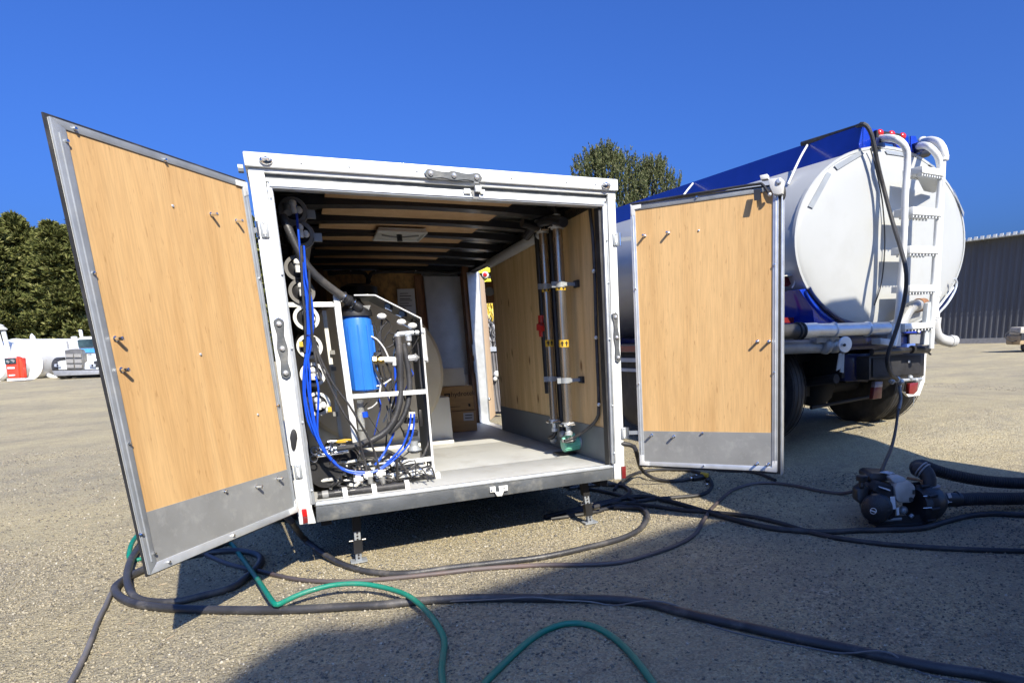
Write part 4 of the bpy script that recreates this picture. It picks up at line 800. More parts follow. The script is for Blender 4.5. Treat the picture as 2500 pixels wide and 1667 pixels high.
pipe('wall_hose', 'dark wall hose curving down to the green motor at right', 'hose', [UX(1440, 508, 2.03), UX(1450, 620, 2.03), UX(1456, 824, 2.03), UX(1462, 986, 2.03), UX(1456, 1024, 2.03), UX(1430, 1050, 2.0), UX(1400, 1068, 1.94), UX(1378, 1076, 1.86)], .0125, M_hose)
for x, y in ((1449, 662), (1455, 824), (1462, 987)): inst('hose_clip', proto_mesh('hose_clip', MB().sph((0, 0, 0), .014), M_alul), trl, Matrix.Translation(UX(x, y, 2.02)))
# membrane vessel column at left
cols = [(716, 513, 26, 0), (733, 571, 24, 0), (727, 655, 24, 0), (737, 712, 24, 1), (748, 776, 29, 1), (756, 846, 29, 1), (764, 914, 29, 1), (776, 986, 28, 1)]
FCAP = [(0, .09), (.01, .092)]
for i, (x, y, rr, wh) in enumerate(cols):
    yc = .35 if i < 2 else .28; c = U(x, y, yc); r = .068
    lbs = ['topmost dark membrane housing under the roof', 'second membrane housing from the roof, crossed by the thick hose', 'third membrane housing from the roof', 'fourth membrane housing, just above the white crossbar', 'fifth membrane housing, just below the white crossbar', 'sixth membrane housing with a yellow tag', 'seventh membrane housing with three blue tubes leaving it', 'lowest membrane housing with white pipe fittings']
    mvs = thing('membrane_housing', lbs[i], 'filter housing', Matrix.Translation(c), 'column of membrane housings at the left wall')
    build('barrel', MB().cyl(c + YT * .02, c + YT * 1.1, r, n=28), M_grey if wh else M_gpanel, parent=mvs)
    build('end_cap', MB().lathe(c + YT * .02, -YT, [(0, r * .9), (.01, r * .6), (.02, .02)], 24), M_blackm, parent=mvs)
    a0, a1 = (0, 2 * math.pi)
    build('end_ring', MB().lathe(c, YT, [(.03, r), (0, r + .004), (0, r - .015), (.03, r - .016)], 36), M_wplas if wh and i > 3 else (M_grey if i < 2 else mat('light_grey_ring', (.13, .125, .12))), parent=mvs)
    build('port_fitting', MB().cyl(c - YT * .0 + ZT * .02, c - YT * .07 + ZT * .02, .016, n=10).cyl(c - YT * .06 + ZT * .03, c - YT * .06 - ZT * .03, .016, n=10).sph(c - YT * .065 + ZT * .025, .021, 10), M_wplas, parent=mvs)
    build('port_fitting', MB().cyl(c + XT * .03 - YT * .0, c + XT * .03 - YT * .045, .014, n=10).sph(c + XT * .03 - YT * .05 - ZT * .01, .019, 10), M_wplas, parent=mvs)
    if i < 2: build('band_clamp', MB().torus(c + YT * .04, YT, r + .008, .006, n=32, m=6).box(lambda a_, b_, d_: c + XT * a_ + YT * b_ + ZT * d_, r + .004, r + .05, .02, .06, -.035, .01), M_alud, parent=mvs)
    if i in (5, 7): build('yellow_tag', MB().box(lambda a_, b_, d_: c + XT * a_ + YT * b_ + ZT * d_, *(((-.055, -.035) if i == 5 else (.05, .072))), -.04, -.03, (-.0 if i == 5 else -.05), (.03 if i == 5 else -.02)), M_ygold, parent=mvs)
up = tt('wall_rack', 'dark upright rack channel carrying the membrane housings', 'rack', .1, .4, .12)
build('channel', MB().box(T, .035, .065, .3, .34, .12, 1.8).box(T, .035, .065, .9, .94, .12, 1.8), M_gpanel, parent=up); build('channel_lip', MB().box(T, .065, .07, .29, .35, .12, 1.8), M_gpanel, parent=up)
# filter frame
fr = tt('filter_frame', 'white steel skid frame holding the blue filter housing and hoses', 'equipment frame', .62, .6, .12)
def quad(name, pts, y, th, m=M_white): return build(name, MB().prism([U(px, py, y) for px, py in pts], YT * th), m, parent=fr, bev=.002)
quad('upright', [(813, 720), (829, 720), (837, 790), (821, 790)], .3, .04); quad('upright', [(821, 788), (836, 786), (877, 1086), (862, 1088)], .3, .04)
quad('crossbar', [(703, 738), (812, 737), (820, 749), (703, 750)], .295, .035)
quad('mid_rail', [(855, 963), (1042, 950), (1042, 961), (857, 974)], .3, .04)
quad('side_upright', [(1026, 776), (1029, 776), (1062, 1152), (1056, 1153)], .3, .012)
quad('lower_rail', [(925, 1131), (1058, 1114), (1059, 1124), (925, 1143)], .3, .04)
quad('front_rail', [(905, 1163), (1061, 1140), (1062, 1153), (905, 1178)], .29, .05)
quad('foot_plate', [(1048, 1152), (1068, 1155), (1060, 1159), (1046, 1158)], .27, .06)
quad('gusset', [(1020, 1125), (1050, 1141), (1036, 1144), (1004, 1131)], .33, .01)
quad('top_edge', [(864, 719), (916, 719), (1029, 776), (1028, 779), (915, 722), (864, 722)], .295, .008)
build('top_hood', MB().prism([U(864, 721, .3), U(915, 721, .3), U(915, 721, .3) - ZT * .004, U(864, 721, .3) - ZT * .004], YT * .4), M_gpanel, parent=fr)
build('slant_panel', MB().prism([U(915, 721, .3), U(1028, 778, .3), U(1028, 778, .3) - ZT * .004, U(915, 721, .3) - ZT * .004], YT * .4), M_gpanel, parent=fr)
build('side_panel', MB().prism([U(1028, 778, .31), U(1060, 1140, .31), U(1060, 1140, .31) - XT * .004, U(1028, 778, .31) - XT * .004], YT * .45), M_gpanel, parent=fr)
build('rear_upright', MB().box(T, .30, .325, .85, .89, .12, 1.27).box(T, .86, .885, .75, .79, .12, 1.16), mat('shaded_white_post', (.6, .6, .58)), parent=fr)
build('base_rails', MB().box(T, .3, .9, .88, .92, .12, .16).box(T, .3, .34, .35, .88, .12, .16).box(T, .845, .885, .35, .88, .12, .16), M_white, parent=fr)
for x, y in ((843, 860), (846, 900), (850, 1010)): build('strut_bracket', MB().prism([U(x - 38, y - 5, .84), U(x - 26, y - 5, .84), U(x - 25, y + 5, .84), U(x - 37, y + 5, .84)], -YT * .02), M_grey, parent=fr)
# gauges below slanted hood
for (x, y) in [(945, 748), (980, 766)]:
    c = U(x, y, .33); g = build('flow_gauge', MB().box(lambda a_, b_, d_: c + XT * a_ + YT * b_ + ZT * d_, -.01, .035, 0, .04, -.02, .02), M_blackm, parent=fr, bev=.003)
    build('gauge_ring', MB().cyl(c, c - YT * .012 - ZT * .002, .018, n=14), M_chrome, parent=g)
for (x, y, a) in [(932, 772, -.35), (980, 786, -.4), (1007, 795, .9)]:
    c = U(x, y, .34); build('white_knob', MB().sph(c, .024, 12, (1.25, .8, .8)), M_wplas, parent=fr)
build('valve_stem', MB().cyl(U(940, 752, .32), U(957, 760, .32), .004).cyl(U(966, 768, .32), U(979, 774, .32), .004).cyl(U(981, 790, .33), U(1004, 803, .33), .004), M_chrome, parent=fr)
fm = tt('flow_meter', 'clear upright flow meter at the right edge of frame', 'gauge', .93, .33, .9)
build('meter_body', MB().prism([U(1031, 800, .3), U(1038, 801, .3), U(1046, 884, .3), U(1036, 884, .3)], YT * .02), mat('clear_acrylic', (.75, .75, .72), .15, alpha=.45), parent=fm, bev=.003)
build('meter_end', MB().prism([U(1029, 806, .29), U(1036, 806, .29), U(1037, 812, .29), U(1030, 812, .29)], YT * .03).prism([U(1036, 873, .29), U(1045, 873, .29), U(1045, 880, .29), U(1037, 880, .29)], YT * .03), M_wplas, parent=fm)
# blue housing
cb_ = T(.475, .42, .745); bh = tt('blue_filter_housing', 'big blue cylindrical water filter housing', 'filter housing', .475, .42, .74)
mb = MB().lathe(cb_, ZT, [(-.012, .03), (-.01, .07), (.0, .084), (.03, .088), (.43, .090), (.46, .080), (.475, .078), (.476, .02)], 36)
for i in range(10):
    a = 2 * math.pi * (i + .4) / 10; v = XT * math.cos(a) + YT * math.sin(a); t_ = ZT.cross(v)
    mb.prism([cb_ + v * .086 + t_ * .006, cb_ + v * .086 - t_ * .006, cb_ + v * .096 - t_ * .004, cb_ + v * .096 + t_ * .004], ZT * .40)
build('sump', mb, M_blueh, parent=bh); build('drain_nub', MB().cyl(cb_ - ZT * .03, cb_ - ZT * .01, .014), M_wplas, parent=bh)
build('cap', MB().lathe(cb_ + ZT * .475, ZT, [(-.02, .1), (.0, .1), (.02, .095), (.05, .06), (.07, .045), (.09, .04)], 28), M_blackm, parent=bh)
build('bracket', MB().prism([U(850, 748, .36), U(905, 745, .36), U(900, 758, .36), U(850, 758, .36)], YT * .1), M_grey, parent=bh)
th = tt('thick_hose', 'thick black hose arcing from the upper left wall down to blue filter housing', 'hose', .2, .3, 1.3)
build('hose', MB().tube([U(690, 528, .22), U(703, 556, .2), U(722, 600, .2), U(750, 650, .2), U(790, 690, .24), U(838, 725, .3)], .024, 14), M_hose, parent=th)
build('hose_end', MB().cyl(U(700, 500, .3), U(703, 520, .26), .022), M_gpanel, parent=th)
build('hose_barb', MB().lathe(U(834, 722, .3), (U(872, 748, .33) - U(834, 722, .3)).normalized(), [(0, .03), (.01, .036), (.02, .028), (.035, .028), (.04, .034), (.055, .034), (.06, .025), (.09, .025), (.1, .03), (.13, .03)], 14), M_blackm, parent=th)
build('hose_clamp', MB().torus(U(838, 725, .3), U(872, 748, .33) - U(834, 722, .3), .03, .004, n=20, m=6).torus(U(860, 740, .32), U(872, 748, .33) - U(834, 722, .3), .034, .004, n=20, m=6), M_chrome, parent=th)
build('elbow_body', MB().tube([U(866, 744, .33), U(873, 752, .34), U(872, 762, .36)], .034, 12, step=.01), M_blackm, parent=th)
# internal cartridge glass, sensors etc
cf = tt('clear_filter', 'small clear cartridge filter with a blue label below the mid rail', 'filter', .5, .4, .5)
build('clear_bowl', MB().cyl(U(883, 1048, .4), U(879, 976, .4), .022, n=16), mat('clear_plastic', (.6, .62, .6), .1, alpha=.35), parent=cf)
build('label_band', MB().cyl(U(892, 1018, .39), U(890, 1005, .39), .02), M_bluet, parent=cf); build('lower_body', MB().cyl(U(886, 1090, .4), U(884, 1052, .4), .03, n=14), M_gpanel, parent=cf)
sv = tt('solenoid_valves', 'black solenoid valves with white faces inside frame at right', 'valve', .8, .4, .4)
for (x, y) in [(1006, 1013), (1005, 1042)]: build('white_face', MB().prism([U(x - 8, y - 7, .38), U(x + 8, y - 7, .38), U(x + 8, y + 6, .38), U(x - 8, y + 7, .38)], YT * .03), M_wplas, parent=sv, bev=.003)
build('valve_body', MB().prism([U(985, 1020, .42), U(1020, 1018, .42), U(1022, 1032, .42), U(988, 1034, .42)], YT * .06).prism([U(1022, 1000, .44), U(1030, 1000, .44), U(1034, 1040, .44), U(1025, 1042, .44)], YT * .04).prism([U(985, 1052, .42), U(1022, 1050, .42), U(1020, 1064, .42), U(988, 1068, .42)], YT * .06), M_blackm, parent=sv, bev=.004)
build('base_cone', MB().lathe(U(1012, 1098, .42), ZT, [(-.02, .03), (0, .05), (.03, .03), (.06, .03)], 16), M_alud, parent=sv)
bv = tt('brass_valve', 'brass and white valve assembly right of the blue housing', 'valve', .6, .4, .9)
build('brass_nut', MB().lathe(U(906, 880, .36), XT, [(0, .02), (.01, .03), (.03, .03), (.04, .02), (.06, .026), (.08, .02)], 8), M_brass, parent=bv)
build('pipe_tee', MB().cyl(U(930, 878, .36), U(966, 879, .36), .02, n=14).cyl(U(963, 880, .36), U(965, 892, .36), .018, n=12), M_wplas, parent=bv)
build('handle', MB().sph(U(921, 866, .38), .035, 10, (1, .6, .6)), M_blackm, parent=bv)
build('upper_tee', MB().cyl(U(970, 816, .34), U(1010, 812, .34), .016, n=14).sph(U(970, 820, .34), .02).cyl(U(1013, 812, .35), U(1022, 812, .35), .016).cyl(U(997, 820, .33), U(998, 832, .33), .02, n=12).sph(U(998, 840, .33), .012), M_alul, parent=bv)
build('sensor_tip', MB().lathe(U(996, 874, .35), XT, [(0, .02), (.04, .022), (.05, .03), (.06, .018), (.075, .001)], 14), M_clear, parent=bv)
hb = tt('loop_hoses', 'pair of grey hoses curving down inside the white frame', 'hose', .7, .4, .3)
build('hose', MB().tube([U(972, 822, .33), U(976, 870, .32), U(978, 930, .32), U(976, 980, .31), U(960, 1030, .3), U(930, 1062, .3), U(880, 1084, .3), U(820, 1096, .3)], .021, 12), M_hose, parent=hb)
build('hose', MB().tube([U(985, 838, .35), U(993, 880, .35), U(1000, 930, .35), U(996, 985, .34), U(978, 1030, .33), U(948, 1058, .33)], .018, 12), M_hose, parent=hb)
build('hose', MB().tube([U(1012, 800, .4), U(1022, 850, .4), U(1028, 930, .4), U(1044, 1010, .38), U(1050, 1060, .36), U(1035, 1110, .34), U(1000, 1145, .3), U(960, 1168, .28)], .008, 8), M_hose, parent=hb)
build('hose', MB().tube([U(1020, 840, .42), U(1034, 940, .4), U(1052, 1030, .38), U(1040, 1100, .34), U(1010, 1140, .3), U(965, 1168, .28)], .005, 8), M_rubber, parent=hb)
# blue tubes
bt = tt('blue_tubes', 'bundle of blue tubes hanging down over the membrane housings', 'tubing', .2, .2, .2)
paths = [[(728, 560), (735, 640), (744, 700), (750, 770), (750, 840), (742, 900), (741, 960), (752, 1030), (778, 1080), (815, 1130), (850, 1148), (885, 1152), (920, 1148), (955, 1120), (985, 1085), (1000, 1040), (1003, 1010)],
         [(739, 640), (750, 700), (757, 770), (755, 830), (748, 880), (752, 950), (765, 1030), (780, 1085), (820, 1136), (855, 1153), (890, 1157), (930, 1145), (970, 1115), (1000, 1080), (1010, 1040), (1011, 1010)],
         [(734, 655), (746, 710), (752, 790), (750, 860), (756, 905), (758, 960), (765, 1010), (775, 1060), (800, 1110), (835, 1145), (870, 1155), (905, 1153), (940, 1140)],
         [(742, 600), (748, 680), (762, 740), (764, 800), (758, 850), (748, 900), (744, 960), (762, 1040), (790, 1100), (830, 1140), (880, 1156), (920, 1152)],
         [(770, 918), (777, 945), (777, 990), (775, 1050), (785, 1090), (820, 1130)]]
for k, p in enumerate(paths): build('tube', MB().tube([U(x, y, .17 + .012 * math.sin(i + k)) for i, (x, y) in enumerate(p)], .006, 8), M_bluet, parent=bt)
build('tube', MB().tube([U(964, 893, .36), U(966, 930, .36), U(968, 1000, .37), U(960, 1060, .36), U(935, 1110, .34), U(915, 1135, .3)], .0075, 8), M_bluet, parent=bt)
build('tube', MB().tube([U(722, 500, .34), U(724, 520, .3), U(728, 560, .24)], .007, 8), M_bluet, parent=bt)
build('cable_tie', MB().torus(U(754, 818, .17), ZT, .024, .0025, n=16, m=5).torus(U(808, 1126, .17), XT + ZT * -.8, .02, .0025, n=16, m=5), M_ink, parent=bt)
bc = tt('black_cables', 'black hoses slanting from the membrane housings across the frame to the floor', 'cable', .4, .2, .3)
for p in [[(764, 825), (772, 860), (800, 930), (840, 1010), (868, 1050), (880, 1085), (892, 1130), (897, 1165)], [(767, 822), (780, 870), (815, 940), (850, 985), (880, 1035), (905, 1080), (920, 1120), (928, 1158)], [(735, 600), (738, 700), (745, 790), (744, 860)], [(755, 660), (757, 740), (762, 820), (775, 900), (785, 930)]]:
    build('cable', MB().tube([U(x, y, .15) for x, y in p], .0065, 8), M_rubber, parent=bc)
for p in [[(912, 790), (925, 830), (935, 870), (955, 915), (950, 960)], [(933, 780), (928, 820), (938, 850), (965, 838)], [(945, 785), (925, 815), (935, 860), (950, 880)], [(915, 895), (925, 915), (945, 930)], [(935, 893), (940, 920), (955, 935), (958, 955)], [(905, 950), (930, 940), (952, 926)], [(950, 812), (965, 818)]]:
    build('cable', MB().tube([U(x, y, .38) for x, y in p], .006, 6), M_rubber, parent=bc)
rb_ = random.Random(11)
for i in range(26):
    x0 = rb_.uniform(905, 1010); y0 = rb_.uniform(770, 1080); yy = rb_.uniform(.36, .55); k = rb_.uniform(-22, 22)
    build('cable', MB().tube([U(x0, y0, yy), U(x0 + k, y0 + 22, yy - .02), U(x0 + k * .3, y0 + rb_.uniform(40, 70), yy - .03), U(x0 - k, min(1140, y0 + rb_.uniform(80, 120)), yy)], rb_.choice((.0035, .005, .0065)), 6), rb_.choice((M_rubber, M_rubber, M_rubber, M_bluet, M_wplas)), parent=bc)
for p in [[(903, 820), (920, 828), (938, 850), (948, 872)], [(912, 944), (935, 938), (955, 925)]]: build('white_cable', MB().tube([U(x, y, .37) for x, y in p], .005, 6), M_wplas, parent=bc)
# pump cluster at lower left
pc = tt('pump_cluster', 'tangle of black pump, chrome fittings and white pipes on floor below the tubes', 'pump', .3, .35, .12)
build('motor', MB().cyl(T(.17, .32, .25), T(.17, .7, .25), .1, n=24).cyl(T(.28, .45, .3), T(.28, .75, .3), .11, n=24), M_blackm, parent=pc)
build('motor_cowl', MB().torus(T(.3, .42, .3), YT, .1, .008, n=28, m=6).torus(T(.3, .44, .3), YT, .08, .006, n=28, m=6), M_chrome, parent=pc)
build('chrome_manifold', MB().cyl(U(770, 1098, .28), U(862, 1090, .28), .012).cyl(U(775, 1112, .27), U(850, 1100, .27), .014).cyl(U(800, 1078, .3), U(850, 1074, .3), .01).cyl(U(808, 1080, .27), U(809, 1108, .27), .012).cyl(U(830, 1092, .27), U(845, 1091, .27), .02).sph(U(797, 1095, .27), .022).sph(U(810, 1100, .26), .02), M_chrome, parent=pc)
build('union_rings', MB().torus(U(768, 1100, .25), YT, .022, .006, n=20, m=6).torus(U(766, 1119, .24), YT, .02, .004, n=20, m=6).torus(U(780, 1096, .25), XT, .02, .007, n=20, m=6), M_chrome, parent=pc)
build('yellow_handle', MB().tube([U(820, 1078, .26), U(840, 1074, .26), U(860, 1073, .26)], .007, 6).tube([U(824, 1080, .26), U(845, 1078, .26)], .004, 6), M_ygold, parent=pc)
mbw = MB(); mbb = MB(); mbc = MB(); rr_ = random.Random(5)
for i in range(46):
    x = rr_.uniform(.12, .74); y = rr_.uniform(.3, .65); z = .135 + rr_.random() ** 1.6 * .15; L = rr_.uniform(.03, .13); a = rr_.uniform(-.5, .5)
    mbw.cyl(T(x, y, z), T(min(.84, x + L * math.cos(a)), y + L * math.sin(a), z + rr_.uniform(-.012, .02)), rr_.uniform(.006, .012), n=10)
    if i % 3 == 0: mbw.sph(T(x, y, z), .015, 8)
for i in range(60):
    x = rr_.uniform(.12, .8); y = rr_.uniform(.2, .5); z = .14 + rr_.random() * .16
    mbb.tube([T(x, y, z), T(min(.82, x + rr_.uniform(.02, .12)), y + rr_.uniform(-.06, .06), z + rr_.uniform(-.02, .05)), T(min(.82, x + rr_.uniform(.06, .2)), y + rr_.uniform(-.1, .1), .14 + rr_.random() * .06)], rr_.uniform(.004, .009), 6)
for i in range(14):
    p = T(rr_.uniform(.15, .8), rr_.uniform(.22, .45), rr_.uniform(.14, .26)); mbc.sph(p, rr_.uniform(.01, .018), 8)
build('white_pipework', mbw, M_wplas, parent=pc, kind='stuff'); build('black_tubing', mbb, M_rubber, parent=pc, kind='stuff'); build('small_fittings', mbc, M_chrome, parent=pc, kind='stuff')
build('cross_tube', MB().tube([U(822, 1095, .25), U(870, 1088, .26), U(900, 1075, .28)], .014, 10), M_hose, parent=pc)
mf = tt('floor_manifold', 'black pipe manifold with white collars along the trailer sill', 'manifold', .4, .15, .12)
build('pipe', MB().cyl(T(.105, .13, .145), T(.62, .12, .145), .02, n=14), M_rubber, parent=mf)
for x in (.13, .2, .29, .37, .45, .53): build('ribbed_collar', MB().cyl(T(x, .13, .145), T(x + .035, .13, .145), .024, n=14), M_grey if x < .2 else M_blackm, parent=mf)
for x in (.245, .415, .615): build('white_collar', MB().cyl(T(x, .13, .145), T(x + .028, .13, .145), .029, n=14).box(T, x, x + .028, .1, .15, .12, .15), M_wplas, parent=mf)
for x, y in ((898, 1150), (929, 1146), (874, 1160)): build('white_tee', MB().cyl(U(x, y + 18, .15), U(x, y, .15), .018, n=10).cyl(U(x - 10, y + 12, .14), U(x + 12, y + 9, .14), .014, n=10), M_wplas, parent=mf)
for x in (905, 935): build('grey_tee', MB().cyl(U(x, 1180, .14), U(x - 2, 1163, .14), .016, n=10), M_gpanel, parent=mf)
# ------------------------------------------------------------------ water tanker truck
KA = .125; KO = Vector((5.50, .85, hgt(5.5, .9))); KU = Vector((math.cos(KA), math.sin(KA), 0)); KV = Vector((-math.sin(KA), math.cos(KA), 0)); Z1 = Vector((0, 0, 1))
def K(u, v, z): return KO + KU * u + KV * v + Z1 * (z - KO.z)
def Kp(px, py, v=0.0): return ipl(px, py, KO + KV * v, KV)
KM = Matrix.Translation(KO) @ Matrix.Rotation(KA, 4, 'Z')
tk = thing('tanker_truck', 'white and blue water tanker truck with rear ladder', 'truck', KM)
def kp(name, mb, m, **k): return build(name, mb, m, parent=tk, **k)
# measured rear ellipse
eL = Kp(1940, 577); eR = Kp(2354, 574); eT = Kp(2145, 357); eB = Kp(2105, 812)
ec = (eL + eR) * .5; ec.z = (eT.z + eB.z) / 2; ea = (eR - eL).length / 2 * 1.0; eb = (eT.z - eB.z) / 2
def ell(v, s=1, ins=0, n=72): return [ec + KV * v + KU * math.cos(t) * (ea * s - ins) + Z1 * math.sin(t) * (eb * s - ins) for t in [2 * math.pi * i / n for i in range(n)]]
def loft(rings, cap=(1, 1)):
    mb = MB(); n = len(rings[0]); vs = [p for r in rings for p in r]
    fs = [(j * n + i, j * n + (i + 1) % n, (j + 1) * n + (i + 1) % n, (j + 1) * n + i) for j in range(len(rings) - 1) for i in range(n)]
    if cap[0]: fs.append(tuple(range(n))[::-1])
    if cap[1]: fs.append(tuple(range((len(rings) - 1) * n, len(rings) * n)))
    return mb.add(vs, fs)
LT = 4.35
kp('tank_shell', loft([ell(0), ell(.01, 1), ell(LT - .1), ell(LT, .94)], (0, 1)), M_tank, ang=40)
kp('tank_head', loft([ell(-.045, .5), ell(-.044, .75), ell(-.035, .88), ell(-.020, .955), ell(-.006, .99), ell(.006, .999)], (1, 0)), M_tank, ang=40)
kp('tank_rim', loft([ell(.02, 1, -.012), ell(-.012, 1, -.012), ell(-.014, 1, .012), ell(.02, 1, .014)], (0, 0)), M_tank, ang=60)
def hd(x, y, off=.0): 
    p = Kp(x, y); q = p - ec; s = math.sqrt((q.dot(KU) / ea) ** 2 + (q.z / eb) ** 2); return p - KV * (.052 + off - .03 * max(0, s - .8) / .2)
for l_ in ([(1966, 505), (2013, 421), (2022, 428), (1976, 511)], [(2030, 406), (2096, 369), (2102, 378), (2037, 417)], [(2154, 368), (2213, 377), (2212, 386), (2157, 378)], [(2264, 400), (2277, 408), (2275, 413), (2263, 405)], [(2322, 461), (2330, 470), (2349, 520), (2347, 530), (2336, 500)]):
    mb = MB(); a, b, c, d_ = [hd(*p, .003) for p in l_[:4]] if len(l_) == 4 else [hd(*p, .003) for p in (l_[0], l_[2], l_[3], l_[4])]
    kp('reflective_strip', MB().add([a, b, c, d_], [(0, 1, 2, 3)]).prism([a, b, c, d_], -KV * .0015), M_tape)
# blue top coaming
u0, u1 = (Kp(2106, 306) - KO).dot(KU), (Kp(2240, 340) - KO).dot(KU); zt0 = Kp(2096, 364).z
ztop = Kp(2106, 305).z
cl = kp('coaming', MB().prism([K(u0, 0, zt0 - .1), K(u0 + .02, 0, zt0 - .1), K(u0 + .02, 0, ztop), K(u0 - .0, 0, ztop)], KV * LT).prism([K(u1, 0, zt0 - .1), K(u1 + .02, 0, zt0 - .1), K(u1 + .02, 0, ztop - .05), K(u1, 0, ztop - .05)], KV * LT), M_blue)
kp('coaming_deck', MB().prism([K(u0 + .02, .2, zt0 + .1), K(u1, .2, zt0 + .1), K(u1, .2, zt0 + .12), K(u0 + .02, .2, zt0 + .12)], KV * (LT - .3)), M_blue)
kp('rear_plate', MB().prism([Kp(2095, 362), Kp(2107, 305), Kp(2118, 309), Kp(2129, 362)], KV * .015).prism([Kp(2122, 362), Kp(2124, 311), Kp(2222, 331), Kp(2224, 374), Kp(2200, 372), Kp(2190, 350), Kp(2150, 344), Kp(2140, 357)], KV * .015, KV * .05).prism([Kp(2224, 332), Kp(2236, 332), Kp(2243, 352), Kp(2246, 378), Kp(2224, 376)], KV * .015), M_blue, bev=.003)
kp('light_panel', MB().prism([Kp(2136, 319), Kp(2208, 331), Kp(2205, 344), Kp(2150, 340), Kp(2135, 342)], -KV * .02, KV * .03), M_vdark)
for x, y in ((2148, 325), (2176, 328), (2203, 333)): kp('marker_lamp', MB().sph(Kp(x, y, -.01), .042, 14, (1, .7, .75)), M_red)
kp('mount_bracket', MB().prism([Kp(2126, 340), Kp(2146, 344), Kp(2148, 364), Kp(2124, 362)], -KV * .06), M_dblue, bev=.004); kp('mount_bracket', MB().prism([Kp(2226, 352), Kp(2250, 350), Kp(2246, 372), Kp(2232, 376)], -KV * .06), M_dblue, bev=.004)
kp('hatch_cylinder', MB().cyl(Kp(2232, 381, .1), Kp(2264, 372, .1), .045, n=14), M_blackm)
# support braces on tank side
for a, b, c in [((1972, 343), (1948, 368), (1885, 443)), ((1692, 440), (1672, 455), (1645, 490))]:
    P = ipl(*a, K(u0 - .01, 0, 0), KU); Q = P + Vector((0, 0, 0)); n_ = K(-.70, 0, 0)
    v_ = (P - KO).dot(KV); zz = lambda u: ec.z + eb * math.sqrt(max(0, 1 - ((u - (ec - KO).dot(KU)) / ea) ** 2))
    kp('side_brace', MB().tube([K(u0 - .014, v_, ztop - .02), K(-.70, v_ - .15, zz(-.70) + .10), K(-1.02, v_ - .3, zz(-1.02) + .02)], .011, 8), M_white)
# ladder
lv = -.33
kp('ladder_rail', MB().tube([Kp(2149, 339, -.02), Kp(2168, 337, -.15), Kp(2190, 341, -.28), Kp(2208, 356, lv), Kp(2215, 380, lv), Kp(2214, 420, lv), Kp(2210, 480, lv), Kp(2206, 600, lv), Kp(2197, 720, lv), Kp(2188, 810, lv), Kp(2180, 845, lv)], .031, 14), M_white)
kp('ladder_rail', MB().tube([Kp(2240, 358, -.02), Kp(2254, 355, -.15), Kp(2270, 360, -.28), Kp(2287, 378, lv), Kp(2294, 400, lv), Kp(2296, 440, lv), Kp(2290, 530, lv), Kp(2283, 640, lv), Kp(2277, 740, lv), Kp(2272, 850, lv)], .031, 14), M_white)
kp('vent_pipe', MB().tube([Kp(2252, 346, .1), Kp(2275, 343, -.1), Kp(2295, 352, -.28), Kp(2305, 372, lv - .02), Kp(2306, 388, lv - .02)], .035, 14).tube([Kp(2304, 386, lv - .02), Kp(2300, 480, lv - .02), Kp(2294, 600, lv - .02), Kp(2289, 700, lv - .02), Kp(2285, 780, lv - .02)], .022, 14, spl=False).sph(Kp(2252, 348, .1), .055), M_wplas)
kp('pipe_collar', MB().cyl(Kp(2306, 380, lv - .02), Kp(2305, 392, lv - .02), .04, n=14).cyl(Kp(2290, 712, lv - .02), Kp(2289, 724, lv - .02), .03, n=14).cyl(Kp(2287, 762, lv - .02), Kp(2286, 775, lv - .02), .03, n=14), M_wplas)
kp('drain_elbow', MB().tube([Kp(2285, 775, lv), Kp(2283, 800, lv), Kp(2290, 822, lv), Kp(2310, 832, lv), Kp(2330, 834, lv)], .052, 16, step=.02).lathe(Kp(2318, 833, lv), KU, [(0, .058), (.04, .062), (.05, .052), (.07, .056), (.09, .056)], 16), mat('grey_pvc', (.42, .42, .41), .45), bev=0)
for i, (a, b, c, d_, th) in enumerate([((2242, 407), (2297, 417), (2296, 433), (2242, 424), 0), ((2220, 506), (2291, 512), (2290, 530), (2219, 525), 0), ((2213, 601), (2284, 603), (2283, 620), (2212, 619), 0), ((2213, 697), (2278, 696), (2277, 712), (2212, 713), 0), ((2200, 790), (2273, 786), (2272, 800), (2200, 805), 0)]):
    st = kp('ladder_step', MB().prism([Kp(*p, lv) for p in (a, b, c, d_)], KV * .16, -KV * .04), M_white, bev=.004)
    mb = MB(); p0 = Kp(*d_, lv); p1 = Kp(*c, lv); n = 9
    for k in range(n): q = p0.lerp(p1, (k + .5) / n); mb.prism([q - KU * .012, q + KU * .012, q + KU * .006 - Z1 * .022, q - KU * .006 - Z1 * .022], KV * .012, -KV * .03).prism([q - KU * .012 + KV * .1, q + KU * .012 + KV * .1, q + KU * .006 - Z1 * .022 + KV * .1, q - KU * .006 - Z1 * .022 + KV * .1], KV * .012)
    build('grip_teeth', mb, M_white, parent=st, kind='stuff')
kp('step_shroud', MB().prism([Kp(2243, 425, lv), Kp(2297, 433, lv), Kp(2284, 470, -.1), Kp(2262, 465, -.1)], KV * .03), M_tank)
kp('ladder_leg', MB().prism([Kp(2178, 800, lv), Kp(2200, 770, lv), Kp(2200, 845, lv), Kp(2176, 844, lv)], KV * .05), mat('grey_white_steel', (.42, .45, .47), .45), bev=.004)
kp('ladder_leg', MB().prism([Kp(2266, 740, lv), Kp(2277, 735, lv), Kp(2273, 842, lv), Kp(2256, 842, lv)], KV * .05), mat('grey_white_steel', (.42, .45, .47), .45), bev=.004)
kp('ladder_leg', MB().prism([Kp(2150, 825, lv), Kp(2174, 828, lv), Kp(2174, 844, lv), Kp(2150, 840, lv)], KV * .1), mat('grey_white_steel', (.42, .45, .47), .45), bev=.004)
